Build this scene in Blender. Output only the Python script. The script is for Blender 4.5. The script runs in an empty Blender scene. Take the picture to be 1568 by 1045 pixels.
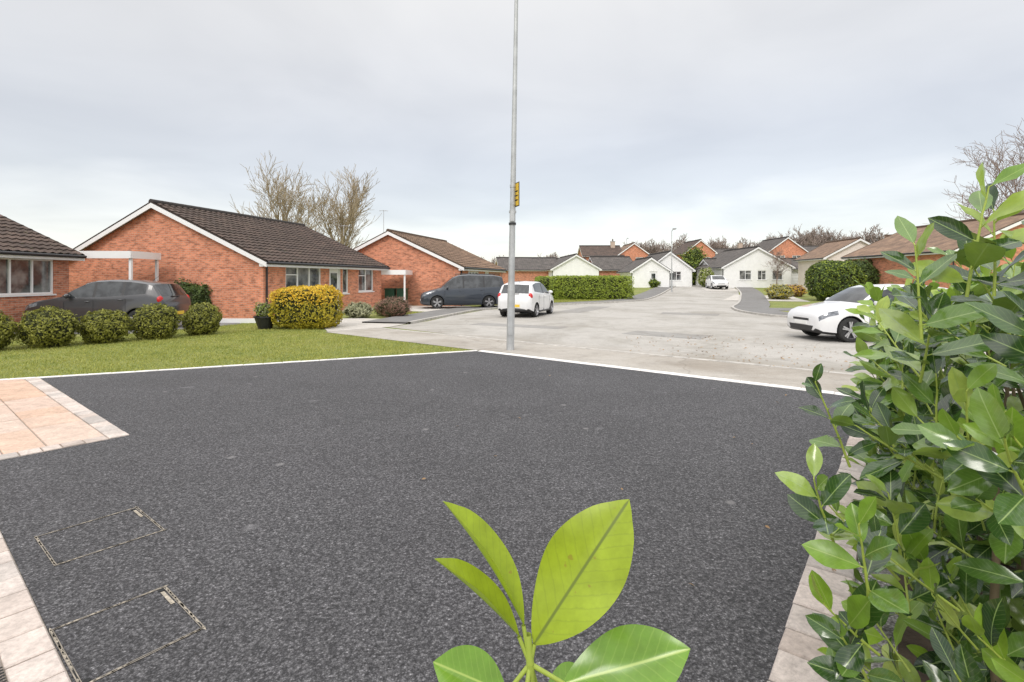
import bpy, bmesh, math, random
import numpy as np
from mathutils import Vector, Matrix, noise
random.seed(7); rng=np.random.default_rng(7)
scn=bpy.context.scene
COL=scn.collection

# ------------------------------------------------------------ node helpers
def newmat(name):
    m=bpy.data.materials.new(name); m.use_nodes=True
    nt=m.node_tree; nt.nodes.clear()
    out=nt.nodes.new('ShaderNodeOutputMaterial'); b=nt.nodes.new('ShaderNodeBsdfPrincipled')
    nt.links.new(b.outputs[0],out.inputs[0])
    return m,nt,b,out
def N(nt,t,**k):
    n=nt.nodes.new(t)
    for a,v in k.items(): setattr(n,a,v)
    return n
def ramp(nt,fac,stops,interp='LINEAR'):
    r=nt.nodes.new('ShaderNodeValToRGB'); cr=r.color_ramp; cr.interpolation=interp
    while len(cr.elements)<len(stops): cr.elements.new(.5)
    for e,(p,c) in zip(cr.elements,stops):
        e.position=p; e.color=(c[0],c[1],c[2],1) if hasattr(c,'__len__') else (c,c,c,1)
    nt.links.new(fac,r.inputs[0]); return r.outputs[0]
def mix(nt,fac,a,b,mode='MIX'):
    m=nt.nodes.new('ShaderNodeMix'); m.data_type='RGBA'; m.blend_type=mode
    for s,v in ((m.inputs[0],fac),(m.inputs[6],a),(m.inputs[7],b)):
        if isinstance(v,bpy.types.NodeSocket): nt.links.new(v,s)
        elif hasattr(v,'__len__'): s.default_value=(v[0],v[1],v[2],1)
        else:
            try: s.default_value=v
            except: s.default_value=(v,v,v,1)
    return m.outputs[2]
def noi(nt,vec,scale,detail=4,rough=.6,dist=0):
    n=N(nt,'ShaderNodeTexNoise'); n.inputs['Scale'].default_value=scale; n.inputs['Detail'].default_value=detail
    n.inputs['Roughness'].default_value=rough; n.inputs['Distortion'].default_value=dist
    nt.links.new(vec,n.inputs['Vector']); return n.outputs[0]
def bump(nt,b,h,strength=.3,dist=.01):
    n=N(nt,'ShaderNodeBump'); n.inputs['Strength'].default_value=strength; n.inputs['Distance'].default_value=dist
    nt.links.new(h,n.inputs['Height']); nt.links.new(n.outputs[0],b.inputs['Normal'])
def obj_co(nt): return nt.nodes.new('ShaderNodeTexCoord').outputs['Object']
def uv_co(nt): return nt.nodes.new('ShaderNodeTexCoord').outputs['UV']
def sc(c,k): return tuple(min(1,x*k) for x in c)

def simple(name,c,rough=.7,var=.15,scale=3,metal=0,coat=0,bmp=0,bscale=40,spec=.5):
    m,nt,b,o=newmat(name); co=obj_co(nt)
    f=noi(nt,co,scale,5)
    col=ramp(nt,f,[(.3,sc(c,1-var)),(.7,sc(c,1+var))])
    nt.links.new(col,b.inputs['Base Color'])
    b.inputs['Roughness'].default_value=rough; b.inputs['Metallic'].default_value=metal
    b.inputs['Coat Weight'].default_value=coat; b.inputs['Specular IOR Level'].default_value=spec
    if bmp: bump(nt,b,noi(nt,co,bscale,3),bmp,.01)
    return m

def foliage_mat(name,dark,light,rough=.55,trans=.2,lo=.35,hi=.95):
    m,nt,b,o=newmat(name)
    g=nt.nodes.new('ShaderNodeNewGeometry')
    co=obj_co(nt)
    big=noi(nt,co,1.7,3)
    f=N(nt,'ShaderNodeMath',operation='MULTIPLY_ADD'); nt.links.new(g.outputs['Random Per Island'],f.inputs[0]); f.inputs[1].default_value=.55
    nt.links.new(big,f.inputs[2])
    col=ramp(nt,f.outputs[0],[(lo,dark),(hi,light)])
    nt.links.new(col,b.inputs['Base Color']); b.inputs['Roughness'].default_value=rough
    t=nt.nodes.new('ShaderNodeBsdfTranslucent'); nt.links.new(col,t.inputs[0])
    mx=nt.nodes.new('ShaderNodeMixShader'); mx.inputs[0].default_value=trans
    nt.links.new(b.outputs[0],mx.inputs[1]); nt.links.new(t.outputs[0],mx.inputs[2]); nt.links.new(mx.outputs[0],o.inputs[0])
    return m

def brick_mat(name,c1,c2,mortar=(.50,.40,.32)):
    m,nt,b,o=newmat(name); uv=uv_co(nt)
    br=N(nt,'ShaderNodeTexBrick'); br.inputs['Scale'].default_value=1; br.inputs['Brick Width'].default_value=.225
    br.inputs['Row Height'].default_value=.075; br.inputs['Mortar Size'].default_value=.006; br.inputs['Bias'].default_value=-.2
    br.inputs['Color1'].default_value=(*c1,1); br.inputs['Color2'].default_value=(*c2,1); br.inputs['Mortar'].default_value=(*mortar,1)
    nt.links.new(uv,br.inputs['Vector'])
    f=noi(nt,uv,.9,6,.7)
    v=ramp(nt,f,[(.3,.80),(.7,1.15)])
    mp=N(nt,'ShaderNodeMapping'); mp.inputs['Scale'].default_value=(3.2,9.5,1); nt.links.new(uv,mp.inputs[0])
    f2=noi(nt,mp.outputs[0],1,2,.7)
    v2=ramp(nt,f2,[(.33,.45),(.5,1.0),(.7,1.12)])
    c=mix(nt,1,br.outputs[0],v,'MULTIPLY'); c=mix(nt,.85,c,v2,'MULTIPLY')
    nt.links.new(c,b.inputs['Base Color']); b.inputs['Roughness'].default_value=.9
    bump(nt,b,br.outputs['Fac'],-.4,.01)
    return m
def tile_mat(name,c,c2):
    m,nt,b,o=newmat(name); uv=uv_co(nt)
    br=N(nt,'ShaderNodeTexBrick'); br.offset=0; br.inputs['Scale'].default_value=1; br.inputs['Brick Width'].default_value=.3
    br.inputs['Row Height'].default_value=.33; br.inputs['Mortar Size'].default_value=.012
    br.inputs['Color1'].default_value=(*c,1); br.inputs['Color2'].default_value=(*c2,1); br.inputs['Mortar'].default_value=(*sc(c,.35),1)
    nt.links.new(uv,br.inputs['Vector'])
    v=ramp(nt,noi(nt,uv,1.3,6,.7),[(.3,.6),(.7,1.4)])
    c_=mix(nt,1,br.outputs[0],v,'MULTIPLY')
    moss=ramp(nt,noi(nt,uv,5,5,.8),[(.58,0),(.75,1)])
    c_=mix(nt,moss,c_,(.15,.14,.07))
    nt.links.new(c_,b.inputs['Base Color']); b.inputs['Roughness'].default_value=.85
    bump(nt,b,br.outputs['Fac'],-.6,.03)
    return m

# ------------------------------------------------------------ materials
def asphalt_mat(name,base,speck,scale=140,patch=.25,dusty=True):
    m,nt,b,o=newmat(name); co=obj_co(nt)
    v=N(nt,'ShaderNodeTexVoronoi'); v.inputs['Scale'].default_value=scale; nt.links.new(co,v.inputs['Vector'])
    f=noi(nt,co,scale*.55,3,.75)
    s=ramp(nt,f,[(.28,sc(base,.25)),(.47,base),(.60,sc(speck,.75)),(.72,speck)])
    sepc=N(nt,'ShaderNodeSeparateColor'); nt.links.new(v.outputs['Color'],sepc.inputs[0])
    cell=ramp(nt,sepc.outputs[0],[(0,.55),(.75,1.05),(.93,1.2),(1,1.9)])
    c=mix(nt,1,s,cell,'MULTIPLY')
    vr=ramp(nt,v.outputs['Distance'],[(0,1.3),(.65,.4)])
    c=mix(nt,.8,c,vr,'MULTIPLY')
    big=ramp(nt,noi(nt,co,.7,6,.65),[(.3,1-patch),(.7,1+patch)])
    c=mix(nt,1,c,big,'MULTIPLY')
    if dusty:
        n=noi(nt,co,2.6,2,.5,.2); spots=ramp(nt,n,[(.70,0),(.76,.30)]); c=mix(nt,spots,c,sc(speck,1.1))
        v2=N(nt,'ShaderNodeTexVoronoi'); v2.inputs['Scale'].default_value=1.7; nt.links.new(co,v2.inputs['Vector'])
        d=ramp(nt,v2.outputs['Distance'],[(.03,.5),(.075,0)]); c=mix(nt,d,c,(.26,.25,.25))
    nt.links.new(c,b.inputs['Base Color']); b.inputs['Roughness'].default_value=.8
    h=mix(nt,.6,f,v.outputs['Distance'])
    bump(nt,b,h,1.0,.008)
    return m
M={}
M['tarmac']=asphalt_mat('new_tarmac',(.072,.070,.076),(.23,.225,.235),105,.16)
def road_mat(name,c,dirt,k=.5,band=False):
    m,nt,b,o=newmat(name); co=obj_co(nt)
    f=noi(nt,co,55,3,.75); s=ramp(nt,f,[(.3,sc(c,.76)),(.7,sc(c,1.15))])
    big=noi(nt,co,.33,7,.72,.7); d=ramp(nt,big,[(.44,0),(.66,k)])
    c1=mix(nt,d,s,dirt)
    st=noi(nt,co,1.9,7,.78); d2=ramp(nt,st,[(.48,1.0),(.62,.86),(.76,.66)])
    c1=mix(nt,1,c1,d2,'MULTIPLY')
    vo=N(nt,'ShaderNodeTexVoronoi',feature='DISTANCE_TO_EDGE'); vo.inputs['Scale'].default_value=.22
    wv=N(nt,'ShaderNodeVectorMath',operation='ADD'); nz=N(nt,'ShaderNodeTexNoise'); nz.inputs['Scale'].default_value=.8; nt.links.new(co,nz.inputs['Vector'])
    nt.links.new(co,wv.inputs[0]); nt.links.new(nz.outputs['Color'],wv.inputs[1]); nt.links.new(wv.outputs[0],vo.inputs['Vector'])
    cr=ramp(nt,vo.outputs['Distance'],[(.001,.35),(.005,0)]); c1=mix(nt,cr,c1,sc(dirt,.6))
    if band:
        dt=N(nt,'ShaderNodeVectorMath',operation='DOT_PRODUCT'); nt.links.new(co,dt.inputs[0]); dt.inputs[1].default_value=(.63,.776,0)
        wn=N(nt,'ShaderNodeMath',operation='MULTIPLY_ADD'); nt.links.new(noi(nt,co,.9,5,.7),wn.inputs[0]); wn.inputs[1].default_value=2.2; nt.links.new(dt.outputs['Value'],wn.inputs[2])
        mr=N(nt,'ShaderNodeMapRange'); nt.links.new(wn.outputs[0],mr.inputs[0]); mr.inputs[1].default_value=9.5; mr.inputs[2].default_value=13.4
        bb=ramp(nt,mr.outputs[0],[(.0,.45),(.25,.65),(.42,.35),(.7,.0)]); c1=mix(nt,bb,c1,(.27,.225,.175))
    nt.links.new(c1,b.inputs['Base Color']); b.inputs['Roughness'].default_value=.9
    bump(nt,b,f,.5,.008); return m
M['road']=road_mat('worn_road',(.43,.41,.38),(.25,.23,.195),.75,True)
M['pave']=road_mat('footpath_asphalt',(.42,.39,.35),(.24,.205,.165),.75)
M['patch']=road_mat('repair_patch_asphalt',(.31,.30,.285),(.22,.20,.175),.7)
M['paveD']=road_mat('pavement_dark',(.20,.195,.19),(.14,.13,.12),.6)
M['conc']=road_mat('concrete_drive',(.54,.51,.47),(.38,.35,.31),.5)
M['kerb']=simple('kerb_concrete',(.42,.40,.37),.85,.25,5,bmp=.2)
M['edge']=simple('edging_stone',(.76,.74,.72),.85,.18,5,bmp=.3)
def stone_mat(name,c1,c2,c3):
    m,nt,b,o=newmat(name); co=obj_co(nt); g=nt.nodes.new('ShaderNodeNewGeometry')
    c=ramp(nt,g.outputs['Random Per Island'],[(0,c1),(.5,c2),(1,c3)])
    n1=noi(nt,co,5,6,.7,1.0); v=ramp(nt,n1,[(.3,.72),(.7,1.12)])
    c=mix(nt,1,c,v,'MULTIPLY'); n2=noi(nt,co,45,5,.75)
    v2=ramp(nt,n2,[(.35,.82),(.6,1.08)]); c=mix(nt,1,c,v2,'MULTIPLY')
    nt.links.new(c,b.inputs['Base Color']); b.inputs['Roughness'].default_value=.8
    bump(nt,b,mix(nt,.5,n1,n2),.6,.015); return m
M['slab']=stone_mat('sandstone_slab',(.56,.37,.28),(.62,.49,.41),(.60,.41,.30))
M['sett']=stone_mat('sandstone_sett',(.50,.42,.37),(.62,.54,.49),(.44,.40,.37))
M['joint']=simple('joint_mortar',(.34,.30,.26),.95,.2,20)
M['soil']=simple('soil',(.07,.05,.035),1,.4,10,bmp=.8)
M['gravel']=asphalt_mat('pale_gravel',(.38,.36,.34),(.62,.6,.57),70,.1,False)
M['rim']=simple('cover_rim',(.25,.22,.18),.6,.5,14,metal=.2)
M['rimd']=simple('cover_gap',(.015,.015,.015),.9,.3,20)
M['tag']=simple('cover_grit',(.34,.30,.24),.9,.5,60)
def grass_ground():
    m,nt,b,o=newmat('grass_ground'); co=obj_co(nt)
    a=noi(nt,co,.5,6,.7); c=ramp(nt,a,[(.3,(.15,.19,.04)),(.5,(.21,.24,.055)),(.72,(.30,.28,.09))])
    f=noi(nt,co,25,4,.8); v=ramp(nt,f,[(.3,.55),(.7,1.25)]); c=mix(nt,1,c,v,'MULTIPLY')
    nt.links.new(c,b.inputs['Base Color']); b.inputs['Roughness'].default_value=.95; bump(nt,b,f,.8,.03); return m
M['grass']=grass_ground()
M['blade']=foliage_mat('grass_blades',(.16,.22,.03),(.42,.42,.10),.6,.3)
M['brick']=brick_mat('orange_brick',(.70,.26,.14),(.50,.175,.095))
M['brick2']=brick_mat('red_brick',(.60,.23,.13),(.43,.15,.085))
M['render']=simple('white_render',(.82,.82,.81),.85,.05,2)
M['pink']=simple('cream_render',(.74,.66,.60),.85,.05,2)
M['tile']=tile_mat('brown_tile',(.105,.070,.055),(.065,.046,.038))
M['tileg']=tile_mat('grey_tile',(.115,.10,.092),(.075,.067,.063))
M['tiler']=tile_mat('red_brown_tile',(.25,.16,.105),(.18,.115,.08))
M['white']=simple('white_upvc',(.80,.80,.80),.35,.03,2)
M['black']=simple('black_plastic',(.02,.02,.022),.4,.1,5)
M['curtain']=simple('net_curtain',(.45,.44,.42),.9,.25,9)
m,nt,b,o=newmat('window_glass'); b.inputs['Roughness'].default_value=.06; b.inputs['Specular IOR Level'].default_value=.9
c=ramp(nt,noi(nt,obj_co(nt),1.6,3),[(.40,(.03,.035,.04)),(.6,(.22,.225,.22))]); nt.links.new(c,b.inputs['Base Color']); M['glass']=m
m,nt,b,o=newmat('car_glass'); c=ramp(nt,noi(nt,obj_co(nt),3,2),[(.4,(.010,.012,.014)),(.65,(.05,.055,.06))]); nt.links.new(c,b.inputs['Base Color']); b.inputs['Roughness'].default_value=.04; b.inputs['Specular IOR Level'].default_value=.8; M['cglass']=m
def paint(name,c,metal=0):
    m,nt,b,o=newmat(name); co=obj_co(nt)
    dirt=ramp(nt,noi(nt,co,2.2,5),[(.35,sc(c,.9)),(.7,c)]); nt.links.new(dirt,b.inputs['Base Color'])
    b.inputs['Roughness'].default_value=.32; b.inputs['Metallic'].default_value=metal; b.inputs['Coat Weight'].default_value=.8; b.inputs['Coat Roughness'].default_value=.05
    return m
M['p_white']=paint('paint_white',(.74,.74,.75)); M['p_grey']=paint('paint_charcoal',(.050,.050,.055),.2); M['p_blue']=paint('paint_dark_blue',(.028,.036,.05),.2)
M['tyre']=simple('tyre_rubber',(.022,.022,.022),.85,.2,20)
M['alloy']=simple('alloy',(.5,.5,.52),.3,.1,9,metal=.8)
M['red']=simple('tail_light_red',(.5,.012,.012),.15,.1,9)
M['lamp']=simple('headlight_clear',(.22,.23,.25),.08,.6,14,metal=.3)
M['yplate']=simple('plate_yellow',(.75,.50,.05),.4,.03,9)
M['wplate']=simple('plate_white',(.8,.8,.78),.4,.03,9)
M['galv']=simple('galvanised_steel',(.44,.45,.46),.5,.18,4,metal=.35)
M['barkY']=simple('bark_yellowish',(.34,.275,.185),.95,.25,2)
M['barkR']=simple('bark_brown',(.25,.185,.155),.95,.25,2)
M['wood']=simple('wood_far',(.27,.215,.185),1,.2,.3)
M['hedge']=foliage_mat('hedge_leaves',(.08,.13,.018),(.34,.42,.05))
M['ball']=foliage_mat('clipped_shrub_leaves',(.055,.07,.012),(.32,.32,.05))
M['gold']=foliage_mat('golden_leaves',(.14,.16,.015),(.55,.45,.035))
M['gold2']=foliage_mat('golden_top_leaves',(.48,.33,.02),(.78,.52,.04))
M['dgreen']=foliage_mat('dark_evergreen',(.025,.05,.012),(.10,.15,.03))
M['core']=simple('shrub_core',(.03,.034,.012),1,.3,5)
M['rust']=foliage_mat('rusty_twigs',(.16,.08,.06),(.38,.22,.16))
M['pale']=foliage_mat('pale_shrub',(.18,.19,.08),(.50,.50,.33))
M['deadleaf']=foliage_mat('dead_leaves',(.16,.09,.04),(.42,.27,.13))
M['bin']=simple('bin_green',(.02,.09,.045),.5,.1,4)

def laurel(name,cols,light,rib,trans=.25,rough=.28,veink=.22,freq=68,blem=0,spec=.5):
    m,nt,b,o=newmat(name); uv=uv_co(nt); g=nt.nodes.new('ShaderNodeNewGeometry')
    sx=nt.nodes.new('ShaderNodeSeparateXYZ'); nt.links.new(uv,sx.inputs[0])
    c=ramp(nt,g.outputs['Random Per Island'],cols)
    nn_=noi(nt,obj_co(nt),35,4,.7)
    mt=ramp(nt,nn_,[(.3,.82),(.7,1.15)]); c=mix(nt,1,c,mt,'MULTIPLY')
    a=N(nt,'ShaderNodeMath',operation='SUBTRACT'); nt.links.new(sx.outputs[1],a.inputs[0]); a.inputs[1].default_value=.5
    ab=N(nt,'ShaderNodeMath',operation='ABSOLUTE'); nt.links.new(a.outputs[0],ab.inputs[0])
    rb=ramp(nt,ab.outputs[0],[(.010,1),(.026,0)])
    s1=N(nt,'ShaderNodeMath',operation='MULTIPLY_ADD'); nt.links.new(ab.outputs[0],s1.inputs[0]); s1.inputs[1].default_value=-.45; nt.links.new(sx.outputs[0],s1.inputs[2])
    sn=N(nt,'ShaderNodeMath',operation='MULTIPLY_ADD'); nt.links.new(nn_,sn.inputs[0]); sn.inputs[1].default_value=.07; nt.links.new(s1.outputs[0],sn.inputs[2])
    s2=N(nt,'ShaderNodeMath',operation='MULTIPLY'); nt.links.new(sn.outputs[0],s2.inputs[0]); s2.inputs[1].default_value=freq
    s3=N(nt,'ShaderNodeMath',operation='SINE'); nt.links.new(s2.outputs[0],s3.inputs[0])
    sv=ramp(nt,s3.outputs[0],[(.86,0),(1.0,veink)])
    c=mix(nt,sv,c,rib); c=mix(nt,rb,c,rib)
    if blem:
        bl=ramp(nt,noi(nt,obj_co(nt),90,2,.6),[(.70,0),(.74,blem)]); c=mix(nt,bl,c,(.28,.16,.04))
    back=mix(nt,g.outputs['Backfacing'],c,mix(nt,.45,c,light))
    nt.links.new(back,b.inputs['Base Color']); b.inputs['Roughness'].default_value=rough; b.inputs['Specular IOR Level'].default_value=spec
    t=nt.nodes.new('ShaderNodeBsdfTranslucent'); nt.links.new(back,t.inputs[0])
    mx=nt.nodes.new('ShaderNodeMixShader'); mx.inputs[0].default_value=trans
    nt.links.new(b.outputs[0],mx.inputs[1]); nt.links.new(t.outputs[0],mx.inputs[2]); nt.links.new(mx.outputs[0],o.inputs[0])
    h=N(nt,'ShaderNodeMath',operation='ADD'); nt.links.new(rb,h.inputs[0]); nt.links.new(sv,h.inputs[1]); bump(nt,b,h.outputs[0],-.3,.002)
    return m
M['laurel']=laurel('laurel_leaf',[(0,(.016,.042,.010)),(.45,(.042,.10,.018)),(.8,(.12,.22,.035)),(1,(.32,.42,.09))],(.27,.38,.07),(.26,.36,.12),.14,.17,spec=.75)
M['laurelY']=laurel('laurel_young_leaf',[(0,(.15,.28,.03)),(.6,(.26,.40,.04)),(1,(.42,.50,.12))],(.32,.45,.08),(.30,.42,.10),.3,.28)
M['sapY']=laurel('sapling_young_leaf',[(0,(.30,.40,.022)),(1,(.34,.44,.028))],(.34,.46,.04),(.16,.21,.03),.35,.38,.22,75,.5)
M['sapG']=laurel('sapling_mature_leaf',[(0,(.14,.27,.03)),(1,(.16,.30,.035))],(.3,.42,.06),(.34,.46,.10),.2,.20,.22,70)
M['stem']=simple('laurel_stem',(.32,.40,.07),.5,.15,20)
M['stemB']=simple('laurel_wood',(.12,.09,.05),.8,.2,20)

# ------------------------------------------------------------ mesh builder
class MB:
    def __init__(s): s.v=[];s.f=[];s.m=[];s.uv=[];s.mats=[];s.sm=[]
    def mi(s,mat):
        if mat not in s.mats: s.mats.append(mat)
        return s.mats.index(mat)
    def face(s,pts,mat,uv=None,smooth=False):
        i=len(s.v); s.v+= [tuple(p) for p in pts]; s.f.append(tuple(range(i,i+len(pts)))); s.m.append(s.mi(mat))
        s.uv.append(uv if uv else [(0,0)]*len(pts)); s.sm.append(smooth)
    def mesh(s,verts,faces,mat,smooth=False,T=None):
        i=len(s.v)
        if T is not None: verts=[T@Vector(p) for p in verts]
        s.v+=[tuple(p) for p in verts]; k=s.mi(mat)
        for f in faces:
            s.f.append(tuple(i+j for j in f)); s.m.append(k); s.uv.append([(0,0)]*len(f)); s.sm.append(smooth)
    def box(s,a,b,mat,T=None):
        x0,y0,z0=[min(a[k],b[k]) for k in range(3)]; x1,y1,z1=[max(a[k],b[k]) for k in range(3)]
        v=[(x0,y0,z0),(x1,y0,z0),(x1,y1,z0),(x0,y1,z0),(x0,y0,z1),(x1,y0,z1),(x1,y1,z1),(x0,y1,z1)]
        s.mesh(v,[(0,3,2,1),(4,5,6,7),(0,1,5,4),(1,2,6,5),(2,3,7,6),(3,0,4,7)],mat,False,T)
    def cyl(s,p0,p1,r0,r1,mat,n=12,caps=True,T=None):
        p0=Vector(p0);p1=Vector(p1);d=(p1-p0).normalized()
        a=d.orthogonal().normalized(); b=d.cross(a)
        v=[];
        for p,r in((p0,r0),(p1,r1)):
            for k in range(n):
                t=2*math.pi*k/n; v.append(p+a*(r*math.cos(t))+b*(r*math.sin(t)))
        f=[(k,(k+1)%n,n+(k+1)%n,n+k) for k in range(n)]
        s.mesh(v,f,mat,True,T)
        if caps: s.mesh(v,[tuple(range(n-1,-1,-1)),tuple(range(n,2*n))],mat,False,T)
    def ell(s,c,r,mat,rot=None,n=12,m=8,T=None):
        R=rot if rot else Matrix.Identity(3); v=[];f=[]
        for i in range(m+1):
            ph=math.pi*i/m
            for j in range(n):
                th=2*math.pi*j/n
                v.append(Vector(c)+R@Vector((r[0]*math.sin(ph)*math.cos(th),r[1]*math.sin(ph)*math.sin(th),r[2]*math.cos(ph))))
        for i in range(m):
            for j in range(n): f.append((i*n+j,(i+1)*n+j,(i+1)*n+(j+1)%n,i*n+(j+1)%n))
        s.mesh(v,f,mat,True,T)
    def obj(s,name,parent=None):
        me=bpy.data.meshes.new(name); me.from_pydata(s.v,[],s.f)
        for m_ in s.mats: me.materials.append(M[m_] if isinstance(m_,str) else m_)
        me.polygons.foreach_set('material_index',s.m); me.polygons.foreach_set('use_smooth',s.sm)
        ul=me.uv_layers.new(name='UVMap'); ul.data.foreach_set('uv',np.array([c for q in s.uv for p in q for c in p],dtype=np.float32))
        me.update(); o=bpy.data.objects.new(name,me); COL.objects.link(o)
        if parent: o.parent=parent
        return o
def empty(name,loc=(0,0,0),rz=0):
    e=bpy.data.objects.new(name,None); e.location=loc; e.rotation_euler[2]=rz; e.empty_display_size=.3; COL.objects.link(e); return e
def npmesh(name,V,F,mats,uv=None,smooth=False,parent=None,mi=None):
    me=bpy.data.meshes.new(name); k=F.shape[1]
    me.vertices.add(len(V)); me.vertices.foreach_set('co',np.asarray(V,dtype=np.float32).ravel())
    me.loops.add(F.size); me.loops.foreach_set('vertex_index',F.astype(np.int32).ravel())
    me.polygons.add(len(F)); me.polygons.foreach_set('loop_start',np.arange(0,F.size,k,dtype=np.int32))
    me.polygons.foreach_set('loop_total',np.full(len(F),k,dtype=np.int32))
    for m_ in mats: me.materials.append(M[m_])
    if mi is not None: me.polygons.foreach_set('material_index',np.asarray(mi,dtype=np.int32))
    me.polygons.foreach_set('use_smooth',np.full(len(F),smooth))
    if uv is not None:
        ul=me.uv_layers.new(name='UVMap'); ul.data.foreach_set('uv',np.asarray(uv,dtype=np.float32)[F.ravel()].ravel())
    me.update(calc_edges=True); me.validate()
    o=bpy.data.objects.new(name,me); COL.objects.link(o)
    if parent: o.parent=parent
    return o

# ------------------------------------------------------------ terrain
KN=np.arange(34,75,4.0)
def _g(y):
    t=min(1,max(0,(y-34)/36)); return .8*t*t*(3-2*t)
KV=[_g(y) for y in KN]
def gz(y): return float(np.interp(y,KN,KV))
def sheet(name,pts,z,mat,parent=None):
    bm=bmesh.new(); vs=[bm.verts.new((x,y,0)) for x,y in pts]; bm.faces.new(vs)
    ys=[p[1] for p in pts]
    for y in KN:
        if min(ys)<y<max(ys):
            bmesh.ops.bisect_plane(bm,geom=bm.verts[:]+bm.edges[:]+bm.faces[:],plane_co=(0,y,0),plane_no=(0,1,0))
    for v in bm.verts: v.co.z=gz(v.co.y)+z
    bmesh.ops.triangulate(bm,faces=[f for f in bm.faces if len(f.verts)>4])
    bmesh.ops.recalc_face_normals(bm,faces=bm.faces[:])
    for f in bm.faces:
        if f.normal.z<0: f.normal_flip()
    me=bpy.data.meshes.new(name); bm.to_mesh(me); bm.free(); me.materials.append(M[mat])
    o=bpy.data.objects.new(name,me); COL.objects.link(o)
    if parent:o.parent=parent
    return o
def smoothline(P,step=1.0):
    P=[Vector((*p,0)) for p in P]; Q=[]
    for i in range(len(P)-1):
        p0=P[max(0,i-1)];p1=P[i];p2=P[i+1];p3=P[min(len(P)-1,i+2)]
        n=max(1,int((p2-p1).length/step))
        for k in range(n):
            t=k/n; Q.append(.5*((2*p1)+(p2-p0)*t+(2*p0-5*p1+4*p2-p3)*t*t+(3*p1-p0-3*p2+p3)*t**3))
    Q.append(P[-1]); return [(q.x,q.y) for q in Q]
def strip(name,line,a,b,z,mat,h=0,parent=None):
    mb=MB(); L=[]; Rr=[]
    n=len(line)
    for i in range(n):
        p=Vector(line[i]); q=Vector(line[min(n-1,i+1)]); r=Vector(line[max(0,i-1)])
        d=(q-r).normalized(); nn=Vector((d.y,-d.x)); A=p+nn*a; B=p+nn*b; L.append(A); Rr.append(B)
    for i in range(n-1):
        def P(v,dz): return (v.x,v.y,gz(v.y)+dz)
        top=z+h
        mb.face([P(Rr[i],top),P(Rr[i+1],top),P(L[i+1],top),P(L[i],top)],mat)
        if h:
            mb.face([P(L[i],top),P(L[i+1],top),P(L[i+1],-.02),P(L[i],-.02)],mat)
            mb.face([P(Rr[i],-.02),P(Rr[i+1],-.02),P(Rr[i+1],top),P(Rr[i],top)],mat)
    return mb.obj(name,parent)

ground=sheet('ground',[(-500,-60),(600,-60),(600,900),(-500,900)],0,'grass')
ROAD=[(-4.1,17.0),(.43,12.8),(5.9,8.37),(12,3.4),(24,3),(24,11),(15.5,17),(11.6,21),(11,24),(12,28),(14.5,33),(18,40.5),(23,52),(32,76),(26,77),(19,60),(13,45),(9.5,37.5),(5.5,33.5),(1.5,30.3),(-1.4,26.5),(-2.6,22.5),(-3.2,19.5)]
sheet('road',ROAD,.004,'road')
u=Vector((.776,-.63)); v=Vector((.63,.776))
ex0=Vector((-.7,11.4)); 
def al(t,w): p=ex0+u*t+v*w; return (p.x,p.y)
sheet('footpath',[al(-6.4,0.02),al(12,.02),al(12,1.78),al(-6.4,1.78)],.008,'pave')
def blockrow(name,p0,d,n,lens,width,h,mat,gap=.008,jit=.003,parent=None,z=0):
    mb=MB(); d=Vector(d).normalized(); nn=Vector((-d.y,d.x)); t=0; p0=Vector(p0)
    for i in range(n):
        L=random.uniform(*lens) if hasattr(lens,'__len__') else lens
        a=p0+d*t; b=p0+d*(t+L-gap); hh=h+random.uniform(-jit,jit); c=.008
        def P(p,w,zz): q=p+nn*w; return (q.x,q.y,zz)
        j=[random.uniform(-jit,jit) for _ in range(4)]
        vs=[P(a,j[0],z-.05),P(b,j[1],z-.05),P(b,width+j[2],z-.05),P(a,width+j[3],z-.05),
            P(a,j[0],z+hh-c),P(b,j[1],z+hh-c),P(b,width+j[2],z+hh-c),P(a,width+j[3],z+hh-c),
            P(a+d*c,c,z+hh),P(b-d*c,c,z+hh),P(b-d*c,width-c,z+hh),P(a+d*c,width-c,z+hh)]
        mb.mesh(vs,[(0,1,5,4),(1,2,6,5),(2,3,7,6),(3,0,4,7),(4,5,9,8),(5,6,10,9),(6,7,11,10),(7,4,8,11),(8,9,10,11)],mat)
        t+=L
    return mb.obj(name,parent)
blockrow('dropped_kerb',al(-6.4,1.78),u,20,.915,.12,.02,'kerb')
Rl=smoothline([(24,11),(15.5,17),(11.6,21),(11,24),(12,28),(14.5,33),(18,40.5),(23,52),(32,76)])
Ll=smoothline([(-3.6,18.2),(-2.6,22.5),(-1.4,26.5),(1.5,30.3),(5.5,33.5),(9.5,37.5),(13,45),(19,60),(26,77)])
strip('kerb',Rl,0,.13,0,'kerb',.09); strip('kerb',Ll,-.13,0,0,'kerb',.09)
strip('pavement',Rl,.132,1.9,0,'paveD',.06); strip('pavement',Ll,-1.9,-.132,0,'paveD',.06)
sheet('concrete_driveway',[(-5.6,15.55),(-4.1,17.0),(-3.3,19.9),(-6.2,20.9),(-9.3,20.4),(-9.6,19.2),(-7,18.6)],.012,'conc')
sheet('driveway',[(-7.6,26.4),(-2.4,24.2),(-1.2,27.2),(-2.5,30.2),(-7.8,31)],.016,'conc')
sheet('asphalt_driveway',[(-11.2,14.8),(-18,15),(-18,21),(-10.6,19.6),(-9.6,18.2)],.010,'paveD')
sheet('driveway',[(15.6,38),(20,46),(24,44),(21,36)],.014,'conc')
sheet('driveway',[(20,52.6),(21.6,58.5),(24.5,58.5),(24.0,52)],.012,'conc')
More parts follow.
